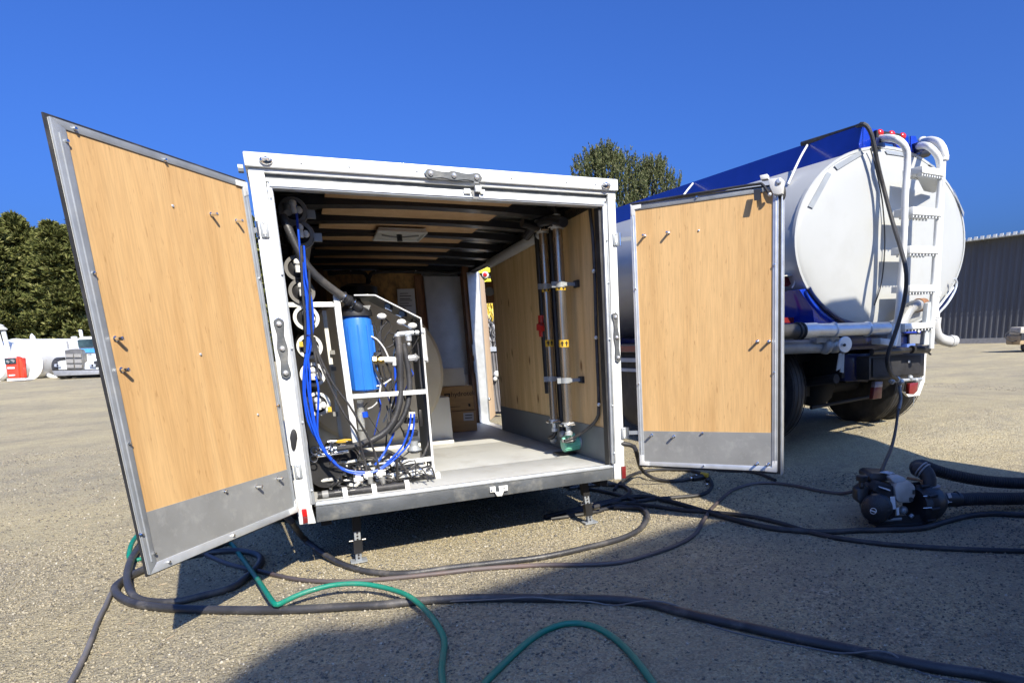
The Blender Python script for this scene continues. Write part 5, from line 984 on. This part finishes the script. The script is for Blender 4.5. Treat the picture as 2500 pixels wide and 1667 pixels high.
# saddle, frame, pipes
kp('saddle', MB().prism([Kp(1952, 707), Kp(1976, 704), Kp(1984, 722), Kp(2010, 752), Kp(2052, 782), Kp(2088, 792), Kp(1988, 794), Kp(1985, 760)], KV * .5, -KV * .0), M_blue, bev=.004)
kp('saddle_edge', MB().tube([Kp(1974, 703, -.04), Kp(1984, 721, -.05), Kp(2011, 751, -.06), Kp(2052, 781, -.06), Kp(2092, 793, -.06)], .022, 8), M_dblue)
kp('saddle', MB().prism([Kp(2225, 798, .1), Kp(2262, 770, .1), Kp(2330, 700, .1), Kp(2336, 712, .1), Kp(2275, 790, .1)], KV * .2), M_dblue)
kp('side_hook', MB().tube([Kp(2290, 766, -.1), Kp(2312, 742, -.1), Kp(2330, 712, -.1), Kp(2336, 690, -.1), Kp(2330, 680, -.1)], .012, 8).tube([Kp(2290, 752, -.1), Kp(2310, 726, -.1), Kp(2328, 702, -.1)], .008, 6), M_alul)
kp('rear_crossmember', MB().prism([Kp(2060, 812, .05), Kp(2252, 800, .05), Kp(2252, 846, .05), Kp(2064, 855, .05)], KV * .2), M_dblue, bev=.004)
kp('rear_crossmember', MB().prism([Kp(2215, 806), Kp(2254, 801), Kp(2254, 812), Kp(2212, 813)], KV * .03), M_blue); kp('hatch_plate', MB().prism([Kp(2221, 815, .02), Kp(2250, 813, .02), Kp(2248, 838, .02), Kp(2221, 839, .02)], KV * .02), M_grey)
kp('shield_sticker', MB().prism([Kp(2238, 801, -.01), Kp(2249, 800, -.01), Kp(2249, 807, -.01), Kp(2244, 812, -.01), Kp(2239, 808, -.01)], KV * .004), M_wplas)
kp('shield_mark', MB().prism([Kp(2242, 803, -.015), Kp(2246, 803, -.015), Kp(2243, 808, -.015)], KV * .002), M_ink)
kp('lower_wedge', MB().prism([Kp(2190, 848), Kp(2200, 842), Kp(2235, 838), Kp(2235, 853), Kp(2196, 855)], KV * .04), mat('sky_lit_blue', (.10, .16, .4), .35), bev=.002)
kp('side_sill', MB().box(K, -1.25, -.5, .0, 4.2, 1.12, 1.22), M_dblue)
kp('marker_strip', MB().box(K, -1.262, -1.25, .2, 4.2, 1.13, 1.2), M_dred); kp('marker_strip', MB().prism([Kp(1895, 775, .2), Kp(1938, 775, .2), Kp(1938, 788, .2), Kp(1895, 788, .2)], KV * .02), M_dred)
kp('marker_strip', MB().prism([Kp(1939, 774, .2), Kp(1990, 773, .2), Kp(1990, 786, .2), Kp(1939, 788, .2)], KV * .02), M_blue)
kp('side_lamp', MB().prism([Kp(1895, 678, .15), Kp(1928, 677, .15), Kp(1935, 684, .15), Kp(1934, 693, .15), Kp(1926, 699, .15), Kp(1895, 700, .15)], KV * .08), M_dred, bev=.01); kp('lamp_hood', MB().prism([Kp(1895, 674, .15), Kp(1948, 671, .15), Kp(1948, 673, .15), Kp(1895, 676, .15)], KV * .1, -KV * .05).tube([Kp(1938, 673, .1), Kp(1940, 690, .1), Kp(1934, 702, .1)], .008, 6), M_wplas)
kp('discharge_pipe', MB().tube([Kp(1985, 806, -.28), Kp(2040, 805, -.28), Kp(2100, 803, -.28), Kp(2165, 801, -.28)], .058, 18, spl=False).cyl(Kp(1955, 808, -.28), Kp(1990, 806, -.28), .066, n=18).torus(Kp(2034, 805, -.28), KU, .06, .008, n=20, m=6).torus(Kp(2116, 803, -.28), KU, .06, .010, n=20, m=6), M_alul)
kp('discharge_pipe', MB().tube([Kp(2170, 800, -.2), Kp(2190, 792, -.2), Kp(2205, 780, -.2), Kp(2214, 762, -.2), Kp(2228, 748, -.15), Kp(2250, 745, -.05)], .058, 16, step=.03), mat('grey_pipe', (.36, .36, .35), .4, .3))
kp('pipe_collar', MB().cyl(Kp(2240, 745, -.08), Kp(2254, 744, -.06), .068, n=18), M_brownw)
kp('rubber_coupling', MB().cyl(Kp(1900, 810, -.28), Kp(1960, 808, -.28), .062, n=18).torus(Kp(1945, 808, -.28), KU, .066, .01, n=20, m=6).torus(Kp(1955, 808, -.28), KU, .066, .01, n=20, m=6), M_rubber)
kp('lower_pipe', MB().cyl(Kp(1900, 848, -.15), Kp(2015, 845, -.15), .06, n=18), M_alud)
kp('valve_body', MB().lathe(Kp(2008, 845, -.2), KU, [(0, .05), (.02, .075), (.06, .075), (.09, .05), (.13, .07), (.2, .07), (.22, .05), (.3, .05)], 10).box(lambda a, b, c: Kp(1985, 835, -.2) + KU * a + KV * b + Z1 * c, 0, .3, -.04, .04, -.01, .05), M_alud, bev=.003)
dc = kp('hand_disc', MB().lathe(Kp(2061, 841, -.34), -KV - KU * .3, [(0, .07), (.012, .072), (.02, .066), (.022, .001)], 28), M_alul); build('hub', MB().sph(Kp(2062, 842, -.37), .014), M_blackm, parent=dc)
kp('hanging_strap', MB().prism([Kp(2050, 862, -.34), Kp(2058, 862, -.34), Kp(2052, 900, -.34), Kp(2043, 905, -.34)], KV * .01).prism([Kp(2056, 862, -.34), Kp(2062, 862, -.34), Kp(2060, 910, -.34), Kp(2052, 908, -.34)], KV * .01), mat('grey_strap', (.3, .3, .28), .7))
# chassis and bumper box
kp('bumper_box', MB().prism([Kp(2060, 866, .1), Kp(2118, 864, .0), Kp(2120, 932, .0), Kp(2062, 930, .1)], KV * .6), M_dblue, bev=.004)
kp('bumper_box', MB().prism([Kp(2122, 870, -.1), Kp(2258, 858, -.1), Kp(2256, 918, -.1), Kp(2122, 928, -.1)], KV * .5), M_blackm, bev=.006)
kp('box_lid', MB().prism([Kp(2130, 874, -.11), Kp(2247, 866, -.11), Kp(2246, 912, -.11), Kp(2130, 922, -.11)], -KV * .006), M_vdark, bev=.002)
kp('box_mark', MB().prism([Kp(2217, 880, -.125), Kp(2222, 880, -.125), Kp(2222, 885, -.125), Kp(2217, 885, -.125)], -KV * .002), M_wplas)
kp('latch_bar', MB().cyl(Kp(2128, 859, -.2), Kp(2262, 852, -.2), .03, n=12).cyl(Kp(2225, 853, -.22), Kp(2264, 853, -.22), .04, n=12).tube([Kp(2262, 856, -.2), Kp(2268, 862, -.2), Kp(2272, 865, -.2)], .01, 6), M_blackm)
kp('mud_flap', MB().prism([Kp(2258, 860, .1), Kp(2262, 862, .1), Kp(2258, 930, .1), Kp(2245, 965, .1), Kp(2218, 968, .1), Kp(2206, 955, .1), Kp(2222, 962, .1), Kp(2240, 955, .1), Kp(2252, 920, .1)], KV * .03), M_wplas)
kp('tail_lamp', MB().prism([Kp(2137, 938, -.05), Kp(2155, 935, -.05), Kp(2153, 972, -.05), Kp(2131, 975, -.05)], KV * .05), M_dred, bev=.008); kp('lamp_cap', MB().prism([Kp(2138, 931, -.05), Kp(2156, 930, -.05), Kp(2155, 945, -.06), Kp(2136, 946, -.06)], KV * .05), mat('smoky_lens', (.25, .2, .2), .2, coat=.3), bev=.006)
kp('tail_lamp', MB().prism([Kp(2222, 936, -.05), Kp(2243, 933, -.05), Kp(2240, 955, -.05), Kp(2232, 963, -.05), Kp(2220, 962, -.05)], KV * .05), M_dred, bev=.008)
kp('hose_valve', MB().cyl(Kp(2172, 930, -.2), Kp(2250, 925, -.2), .016).sph(Kp(2190, 926, -.2), .035).sph(Kp(2200, 932, -.22), .03).sph(Kp(2178, 932, -.2), .025).sph(Kp(2222, 922, -.2), .03).sph(Kp(2236, 928, -.2), .028).cyl(Kp(2196, 938, -.2), Kp(2197, 944, -.2), .02), M_alud)
for u in (-.42, .36): kp('chassis_rail', MB().box(K, u, u + .08, .1, 7.6, .82, 1.08), M_vdark)
kp('underbody', MB().box(K, -.9, .9, .5, 6.8, .98, 1.12), M_vdark)
kp('leaf_spring', MB().tube([K(-.5, .1, .82), K(-.5, .8, .75), K(-.5, 2.0, .8)], .05, 8).tube([K(.5, .1, .82), K(.5, .8, .75), K(.5, 2.0, .8)], .05, 8), M_vdark)
kp('drive_shaft', MB().cyl(K(0, 1.1, .55), K(0, 5.5, .8), .06).cyl(Kp(1980, 995, .4), Kp(2125, 968, .4), .02), M_vdark); kp('axle', MB().cyl(K(-1.0, .78, .66), K(1.0, .78, .66), .08).sph(K(0, .78, .66), .22), M_vdark); kp('axle', MB().cyl(K(-1.0, 5.6, .53), K(1.0, 5.6, .53), .06), M_vdark)
kp('suspension_block', MB().box(K, -.75, -.3, .6, 1.8, .6, 1.0).box(K, .3, .7, .6, 1.8, .7, 1.0), M_vdark)
def wheel(u, v, wd, side, chrome=False):
    c = K(u, v, .19 + .50); mb = MB().lathe(c, KU * side, [(-wd / 2, .30), (-wd / 2 + .02, .44), (-wd / 2 + .05, .515), (-wd / 2 + .09, .53), (wd / 2 - .09, .53), (wd / 2 - .05, .515), (wd / 2 - .02, .44), (wd / 2, .30)], 44)
    wv = kp('wheel', mb, M_rubber); gm_ = MB()
    for k in range(4): gm_.torus(c + KU * (-.09 + .06 * k) * (wd / .3), KU, .531, .004, n=44, m=4)
    build('tread_groove', gm_, M_ink, parent=wv)
    build('rim', MB().lathe(c, KU * side, [(-wd / 2 + .04, .3), (0, .28), (wd / 2 - .03, .3), (wd / 2 - .06, .27), (wd / 2 - .16, .15), (wd / 2 - .02, .11), (wd / 2 - .01, .001)], 28), M_blue if not chrome else M_chrome, parent=wv)
for v in (.78,):
    for u in (.83, 1.15): wheel(u, v, .27, 1)
    for u in (-.85, -1.15): wheel(u, v, .27, -1)
wheel(1.0, 5.6, .29, 1); wheel(-1.0, 5.6, .29, -1); wheel(-1.02, 2.75, .27, -1); wheel(1.02, 2.75, .27, 1)
kp('axle', MB().cyl(K(-1.0, 2.75, .53), K(1.0, 2.75, .53), .08), M_vdark)
kp('chrome_air_tank', MB().lathe(Kp(1931, 962, .5) - KU * .54, KU, [(0, .001), (.005, .12), (.03, .17), (.5, .17), (.53, .12), (.54, .001)], 28), M_chrome)
kp('side_trim', MB().box(K, -1.24, -1.2, 1.9, 4.3, 1.0, 1.05).box(K, -1.24, -1.2, 1.9, 4.3, .88, .92), mat('pale_step_trim', (.35, .4, .5), .4, .4))
kp('front_mudguard', MB().tube([K(-1.05, 2.1, .7), K(-1.05, 2.3, 1.0), K(-1.05, 2.75, 1.14), K(-1.05, 3.2, 1.0), K(-1.05, 3.4, .7)], .05, 8), M_vdark)
cb2 = kp('cab', MB().prism([K(-1.15, 4.7, .8), K(-1.15, 6.0, .8), K(-1.15, 6.1, 1.7), K(-1.15, 5.9, 2.55), K(-1.15, 4.7, 2.6)], KU * 2.3), M_blue, bev=.04); build('side_window', MB().prism([K(-1.16, 5.0, 1.75), K(-1.16, 5.85, 1.75), K(-1.16, 5.7, 2.4), K(-1.16, 5.0, 2.4)], -KU * .01), M_glass, parent=cb2)
kp('hood', MB().box(K, -.9, .9, 6.0, 7.4, .8, 1.65), M_blue, bev=.08)
# hoses at the truck
th_ = thing('drape_hose', 'black hose draped over the tank top and hanging down behind the ladder', 'hose', Matrix.Translation(Kp(2190, 920, -.5)))
build('hose', MB().tube([K(u0 - .01, .7, ztop + .01), Kp(2088, 311, .1), Kp(2102, 304, -.05), Kp(2116, 308, -.10), Kp(2128, 330, -.13), Kp(2136, 365, -.14), Kp(2145, 410, -.14), Kp(2160, 470, -.16), Kp(2180, 545, -.24), Kp(2200, 610, -.40), Kp(2211, 655, -.48), Kp(2212, 700, -.48), Kp(2204, 750, -.46), Kp(2190, 800, -.44), Kp(2174, 845, -.42), Kp(2166, 880, -.4), Kp(2174, 910, -.35), Kp(2190, 926, -.25)], .02, 10), M_rubber, parent=th_)
build('thin_line', MB().tube([Kp(2125, 362, -.06), Kp(2140, 420, -.07), Kp(2155, 500, -.07), Kp(2160, 600, -.07), Kp(2152, 690, -.07), Kp(2135, 745, -.06)], .007, 6), M_rubber, parent=th_)
pe = G(2153, 1160, .30)
sh2 = thing('hanging_hose', 'thin dark hose hanging from the truck valve to the engine pump', 'hose', Matrix.Translation(pe))
build('hose', MB().tube([Kp(2197, 942, -.2), Kp(2198, 970, -.3), Kp(2193, 1000, -.5), Kp(2187, 1045, -.8), D(2177, 1090, 4.9), D(2160, 1130, 4.6), D(2152, 1152, 4.45)], .013, 8), M_rubber, parent=sh2)
build('rope_wrap', MB().tube([Kp(2196, 945, -.22), Kp(2199, 975, -.32), Kp(2194, 1000, -.52)], .018, 6), M_hoseg, parent=sh2)
kp('chain', MB().tube([Kp(2232, 965, -.05), Kp(2230, 985, -.05), Kp(2228, 990, -.05)], .004, 4), M_alud)
# ------------------------------------------------------------------ engine pump on the gravel
EZ = 4.35
ep = thing('engine_pump', 'black petrol engine water pump sitting in shade on gravel', 'pump', Matrix.Translation(G(2170, 1292)))
fw = Vector(RW[2]); fw.z = 0; fw.normalize(); rt = Vector((fw.y, -fw.x, 0))
def Q(px, py, dz=0.0): return D(px, py, EZ + dz)
fdir = (-fw * .85 - rt * .5 + Z1 * .05).normalized()
build('engine_block', MB().prism([Q(2122, 1215), Q(2135, 1185), Q(2178, 1180), Q(2190, 1200), Q(2188, 1265), Q(2172, 1272), Q(2135, 1272)], fw * .24), M_blackm, parent=ep, bev=.012)
build('shroud', MB().prism([Q(2130, 1196, -.06), Q(2142, 1176, -.04), Q(2182, 1186, -.04), Q(2184, 1240, -.05), Q(2182, 1266, -.05), Q(2170, 1270, -.06), Q(2165, 1215, -.07)], fw * .1), M_vdark, parent=ep, bev=.01)
rc = Q(2138, 1243, -.10)
mb = MB().lathe(rc + fdir * -.06, fdir, [(0, .10), (.03, .1), (.05, .09), (.065, .06), (.07, .001)], 32)
rcov = build('recoil_cover', mb, M_blackm, parent=ep)
mb = MB()
for i in range(20):
    a = 2 * math.pi * i / 20; s1 = fdir.cross(Z1).normalized(); s2 = fdir.cross(s1); v = s1 * math.cos(a) + s2 * math.sin(a); mb.cyl(rc + v * .035 + fdir * .008, rc + v * .088 - fdir * .008, .003, n=5)
build('cooling_fins', mb, M_blackm, parent=rcov)
bdg = build('round_badge', MB().torus(Q(2132, 1247, -.14), fdir, .019, .0025, 0, 6.28, 24, 5), M_wplas, parent=rcov); build('badge_bar', MB().cyl(Q(2125, 1245, -.15), Q(2139, 1250, -.15), .004, n=6), M_wplas, parent=rcov)
build('fuel_tank_cap', MB().lathe(Q(2104, 1172), -Z1 * -1, [(-.03, .018), (-.005, .02), (0, .037), (.03, .037), (.035, .03)], 16), M_blackm, parent=ep)
build('air_filter', MB().prism([Q(2093, 1196), Q(2112, 1182), Q(2122, 1190), Q(2120, 1235), Q(2104, 1232), Q(2093, 1222)], fw * .1).cyl(Q(2104, 1175), Q(2104, 1192), .018, n=12), M_blackm, parent=ep, bev=.01)
build('fuel_tank', MB().prism([Q(2122, 1162, .05), Q(2132, 1154, .05), Q(2190, 1158, .05), Q(2184, 1172, .05), Q(2150, 1175, .05), Q(2124, 1172, .05)], fw * .2), M_blackm, parent=ep, bev=.01)
build('tank_label', MB().prism([Q(2148, 1153, .03), Q(2166, 1151, .12), Q(2184, 1156, .12), Q(2170, 1158, .03)], Z1 * .006), mat('worn_label', (.42, .46, .5), .5, var=.4, scale=40), parent=ep)
build('muffler', MB().prism([Q(2184, 1190, -.06), Q(2192, 1178, -.06), Q(2222, 1174, -.06), Q(2236, 1188, -.06), Q(2236, 1210, -.06), Q(2226, 1228, -.06), Q(2196, 1228, -.06), Q(2188, 1220, -.06)], fw * .12), M_mgrey, parent=ep, bev=.014)
build('exhaust_port', MB().cyl(Q(2224, 1219, -.065), Q(2224, 1219, -.03), .016, n=14), M_ink, parent=ep)
build('muffler_slots', MB().prism([Q(2229, 1196, -.066), Q(2231, 1196, -.066), Q(2231, 1206, -.066), Q(2229, 1206, -.066)], fw * .01).prism([Q(2233, 1196, -.066), Q(2234.5, 1196, -.066), Q(2234.5, 1206, -.066), Q(2233, 1206, -.066)], fw * .01), M_ink, parent=ep)
build('control_cover', MB().prism([Q(2175, 1168, -.03), Q(2182, 1163, -.03), Q(2208, 1165, -.03), Q(2216, 1174, -.03), Q(2196, 1180, -.03), Q(2180, 1178, -.03)], fw * .1), mat('pale_grey_cover', (.36, .38, .38), .5), parent=ep, bev=.008)
build('warning_label', MB().prism([Q(2173, 1212, -.115), Q(2185, 1211, -.115), Q(2187, 1242, -.115), Q(2176, 1243, -.115)], fw * -.002).prism([Q(2189, 1239, -.10), Q(2195, 1238, -.10), Q(2195, 1256, -.10), Q(2189, 1257, -.10)], fw * -.002).prism([Q(2144, 1187, -.06), Q(2146, 1186.5, -.06), Q(2169, 1193, -.06), Q(2169, 1196, -.06)], fw * -.03), M_paper, parent=ep)
build('carburettor', MB().sph(Q(2205, 1245), .03), M_alud, parent=ep); build('fuel_tap', MB().cyl(Q(2222, 1262, -.02), Q(2228, 1256, -.02), .014), M_alud, parent=ep); build('filter_nut', MB().sph(Q(2112, 1240), .016), M_alud, parent=ep); build('base_bolt', MB().cyl(Q(2150, 1270), Q(2200, 1266), .012), M_alud, parent=ep)
vc = Q(2258, 1228, .06)
vdir = (rt * .9 + fw * .3).normalized()
vb = build('pump_volute', MB().lathe(vc - vdir * .09, vdir, [(0, .11), (.03, .135), (.07, .14), (.1, .135), (.15, .12), (.2, .09), (.23, .055), (.24, .001)], 36), M_blackm, parent=ep)
for i in range(10):
    mb = MB(); a = 2 * math.pi * i / 10; s1 = vdir.cross(Z1).normalized(); s2 = vdir.cross(s1); v = s1 * math.cos(a) + s2 * math.sin(a); mb.cyl(vc + v * .142 - vdir * .09, vc + v * .142 - vdir * .02, .011, n=8); build('flange_lug', mb, M_blackm, parent=vb)
mb = MB()
for y in (1211, 1240): mb.cyl(Q(2254, y, -.09), Q(2275, y - 1, -.08), .0035, n=6)
build('flange_bolts', mb, M_chrome, parent=vb)
build('outlet_flange', MB().lathe(Q(2266, 1188, .04), Z1, [(0, .075), (.01, .075), (.012, .055)], 24), M_grey, parent=ep)
build('outlet_elbow', MB().tube([Q(2266, 1190, .04), Q(2267, 1172, .04), Q(2262, 1156, .05), Q(2250, 1146, .07), Q(2240, 1146, .1)], .05, 18, step=.02), M_rubber, parent=ep)
build('hose_clamps', MB().torus(Q(2256, 1149, .06), (Q(2245, 1144, .08) - Q(2262, 1156, .05)), .054, .006, n=24, m=6).torus(Q(2249, 1145, .08), (Q(2245, 1144, .08) - Q(2262, 1156, .05)), .055, .006, n=24, m=6), M_alud, parent=ep)
build('carry_handle', MB().tube([Q(2214, 1166, .05), Q(2235, 1170, .03), Q(2250, 1174, .02), Q(2252, 1195, .02), Q(2254, 1215, .02)], .009, 8, spl=False), M_brownw, parent=ep)
build('skid_base', MB().prism([Q(2120, 1277), Q(2140, 1284), Q(2255, 1283), Q(2285, 1264), Q(2250, 1262), Q(2140, 1268)], Z1 * .02).cyl(Q(2140, 1284), Q(2250, 1280), .014), M_vdark, parent=ep)
build('inlet_coupling', MB().cyl(Q(2288, 1220, .06), Q(2340, 1219, .12), .05, n=18).torus(Q(2334, 1218, .12), rt, .053, .005, n=24, m=6), M_blackm, parent=ep)
build('cam_ring', MB().torus(Q(2311, 1225, .01), -fw, .014, .0025, n=18, m=5).cyl(Q(2311, 1225, .01), Q(2324, 1225, .01), .003, n=6).prism([Q(2312, 1204, .02), Q(2320, 1203, .02), Q(2324, 1214, .02), Q(2316, 1215, .02)], -fw * .004), M_alul, parent=ep)
s1h = thing('suction_hose', 'lower corrugated black hose running right from the pump inlet', 'hose', Matrix.Translation(G(2420, 1235)))
build('hose', MB().tube([Q(2334, 1219, .12), Q(2400, 1217, .2), Q(2460, 1217, .25), Q(2560, 1216, .3), Q(2800, 1220, .5), Q(3100, 1235, .8)], .043, 14, ridge=.003, pitch=.018), M_rubber, parent=s1h)
s2h = thing('discharge_hose', 'upper corrugated black hose curving away from the pump elbow', 'hose', Matrix.Translation(G(2400, 1190)))
build('hose', MB().tube([Q(2238, 1147, .1), Q(2236, 1138, .2), Q(2250, 1135, .3), Q(2280, 1146, .35), Q(2320, 1158, .35), Q(2380, 1170, .35), Q(2440, 1177, .35), Q(2520, 1180, .4), Q(2800, 1186, .7), Q(3100, 1195, 1.1)], .040, 14, ridge=.003, pitch=.018), M_rubber, parent=s2h)
# ------------------------------------------------------------------ hoses on the ground
def hose(lb, pts, r, m, cat='hose', name='ground_hose', n=12, z=None):
    P = []
    for i, p in enumerate(pts):
        zz = r * .95 + (p[2] if len(p) > 2 else 0); P.append(G(p[0], p[1], zz))
    return build(name, MB().tube(P, r, n, step=.04), m, label=lb, cat=cat, origin=G(pts[len(pts) // 2][0], pts[len(pts) // 2][1], 0))
hose('thickest black hose crossing the whole foreground to the lower right corner', [(560, 1322), (480, 1345), (410, 1366), (375, 1381), (348, 1391), (316, 1407), (290, 1424), (281, 1440), (298, 1459), (341, 1475), (421, 1484), (517, 1488), (692, 1488), (850, 1480), (940, 1475), (1031, 1466), (1175, 1459), (1367, 1460), (1480, 1462), (1573, 1470), (1640, 1487), (1715, 1506), (1830, 1531), (1983, 1565), (2136, 1597), (2274, 1627), (2400, 1646), (2520, 1672)], .0235, M_hose)
hose('thin wire taped along the thick foreground hose', [(1090, 1468, .01), (1175, 1464, .03), (1250, 1460, .045), (1300, 1457, .05), (1367, 1464, .04), (1440, 1468, .02), (1500, 1477, .0), (1573, 1466, .05), (1625, 1470, .05), (1670, 1486, .03), (1715, 1516, .0), (1760, 1534, .0), (1830, 1552, 0), (1900, 1566, 0), (1983, 1582, 0), (2060, 1594, .01), (2136, 1588, .05), (2180, 1596, .045), (2230, 1632, .0), (2280, 1650, 0), (2380, 1668, 0)], .0045, M_wire, 'wire', 'wire', 6)
hose('black hose looping around the foot of the left door', [(560, 1250, .0), (450, 1285, .0), (380, 1310), (348, 1330), (325, 1356, .02), (312, 1392, .03), (312, 1425, .03), (330, 1456, .02), (373, 1468), (431, 1468), (485, 1456), (565, 1434), (606, 1405), (634, 1376), (630, 1355), (580, 1344), (501, 1350), (440, 1362)], .021, M_hose)
hose('narrow grey hose leaving the frame at lower left', [(281, 1440, .02), (272, 1447), (258, 1478), (242, 1509), (232, 1535), (223, 1560), (210, 1592), (195, 1624), (172, 1667), (150, 1700)], .0125, M_hoseg)
hd_ = [U(700, 1262, .15), U(711, 1273, .1), G(740, 1312, .12), G(784.6, 1347, .05), G(835.6, 1376, .023), G(904, 1395.5, .021), G(995, 1399, .021), G(1103, 1385, .021), G(1211, 1373, .021), G(1320, 1360, .021), G(1428, 1337, .021), G(1519, 1313, .021), G(1563, 1290, .021), G(1580, 1267, .021), G(1578, 1251, .021), G(1560, 1240, .021), G(1500, 1238, .021)]
build('ground_hose', MB().tube(hd_, .0195, 12), M_hose, label='black hose dropping from the left trailer corner and sweeping across to the right', cat='hose', origin=hd_[6].copy())
hose('grey to pinkish hose running beside the sweeping black hose to the engine pump', [(480, 1340), (501, 1352), (549, 1373), (596, 1386), (635, 1394), (708, 1411), (772, 1418), (850, 1419), (958, 1411), (1067, 1400), (1175, 1388), (1320, 1379), (1428, 1378), (1519, 1371), (1609, 1346), (1663, 1325), (1699, 1301), (1718, 1270), (1736, 1243), (1762, 1217), (1791, 1195), (1837, 1181), (1887, 1179), (1944, 1186), (2002, 1198), (2052, 1204), (2094, 1197, .05)], .0145, mat('pinkish_grey_hose', (.085, .07, .068), .5, var=.5, scale=1.2, dirt=(.2, .12, .10), dscale=1.5, damt=.6))
hose('green garden hose with a sharp kink, nearer arc in the left foreground', [(380, 1290, .0), (345, 1300, .05), (326, 1318, .06), (316, 1345, .04), (318, 1368), (350, 1362), (400, 1345), (520, 1310), (561, 1324), (587, 1356), (622, 1404, .03), (648, 1442, .05), (664, 1466, .05), (673, 1475, .05), (684, 1473, .05), (700, 1465, .05), (740, 1447, .06), (804, 1429, .07), (860, 1424, .07), (904, 1427, .06), (958, 1439, .05), (1002, 1457, .05), (1045, 1495, .03), (1074, 1535, .01), (1085, 1566), (1081, 1606), (1078, 1635), (1081, 1667), (1085, 1700)], .0145, M_green, 'hose', 'garden_hose')
hose('green garden hose arching at the bottom centre of the photo', [(1160, 1700), (1186, 1664), (1240, 1610), (1302, 1556), (1356, 1528), (1403, 1520), (1457, 1531), (1511, 1566), (1555, 1613), (1595, 1667), (1615, 1700)], .0155, M_green, 'hose', 'garden_hose')
hose('dark hose passing in front of the engine pump and out at right', [(1330, 1262), (1400, 1245), (1480, 1225), (1560, 1212), (1620, 1220), (1677, 1235), (1734, 1252), (1791, 1268), (1868, 1286), (1944, 1295), (2021, 1298), (2098, 1294), (2174, 1293), (2250, 1289), (2308, 1273), (2365, 1259), (2423, 1254), (2500, 1257), (2650, 1262), (2900, 1275), (3200, 1300)], .0195, M_rubber)
hose('lowest dark hose leaving the frame on the right edge', [(1420, 1232), (1500, 1228), (1580, 1234), (1660, 1244), (1734, 1250), (1830, 1260), (1906, 1277), (1983, 1300), (2059, 1315), (2174, 1329), (2289, 1337), (2400, 1342), (2500, 1345), (2650, 1350), (2900, 1362), (3200, 1370)], .0165, M_rubber)
hr = [U(1512, 1082, .02), U(1528, 1084, .0), U(1548, 1090, .0), U(1556, 1112, .0), G(1564, 1142, .12), G(1582, 1160, .05), G(1610, 1171, .02), G(1646, 1174, .018), G(1690, 1168, .02)]
hh = thing('camlock_hose', 'black hose hanging from the right trailer post to a yellow capped coupling', 'hose', Matrix.Translation(G(1650, 1174)))
build('hose', MB().tube(hr, .0165, 12), M_rubber, parent=hh)
build('coupling', MB().cyl(G(1690, 1168, .025), G(1722, 1162, .03), .03, n=14).sph(G(1728, 1172, .02), .025), M_blackm, parent=hh); build('yellow_cap', MB().cyl(G(1712, 1157, .05), G(1728, 1160, .045), .022, n=12), M_ygold, parent=hh); build('cam_levers', MB().sph(G(1688, 1167, .03), .016).sph(G(1700, 1160, .05), .012).sph(G(1726, 1182, .02), .012), M_chrome, parent=hh)
hose('coil of black hose lying under the right door', [(1500, 1196), (1513, 1180), (1546, 1158), (1596, 1147), (1679, 1148), (1722, 1160), (1737, 1178), (1734, 1194), (1712, 1207), (1662, 1213), (1580, 1220), (1500, 1236), (1440, 1252), (1345, 1266)], .0165, M_rubber)
hose('short hose end peeking below the right door near its outer corner', [(1740, 1146), (1778, 1149), (1820, 1150), (1851, 1155), (1872, 1163), (1893, 1172)], .0145, M_rubber)
hose('black hose loop on the ground beside the right jack', [(1390, 1192), (1461, 1183), (1520, 1186), (1538, 1200), (1527, 1212), (1498, 1224), (1450, 1238), (1380, 1256)], .019, M_hose)
hose('hose lying in the deep shade under the trailer sill', [(1300, 1180), (1380, 1186), (1450, 1196), (1500, 1206), (1560, 1226)], .016, M_rubber)
hose('thin cable trailing out right from the trailer corner', [(1515, 1182), (1560, 1182), (1620, 1180), (1680, 1176)], .004, M_rubber, 'cable', 'cable', 6)
for l in ([(1100, 1000)],): pass
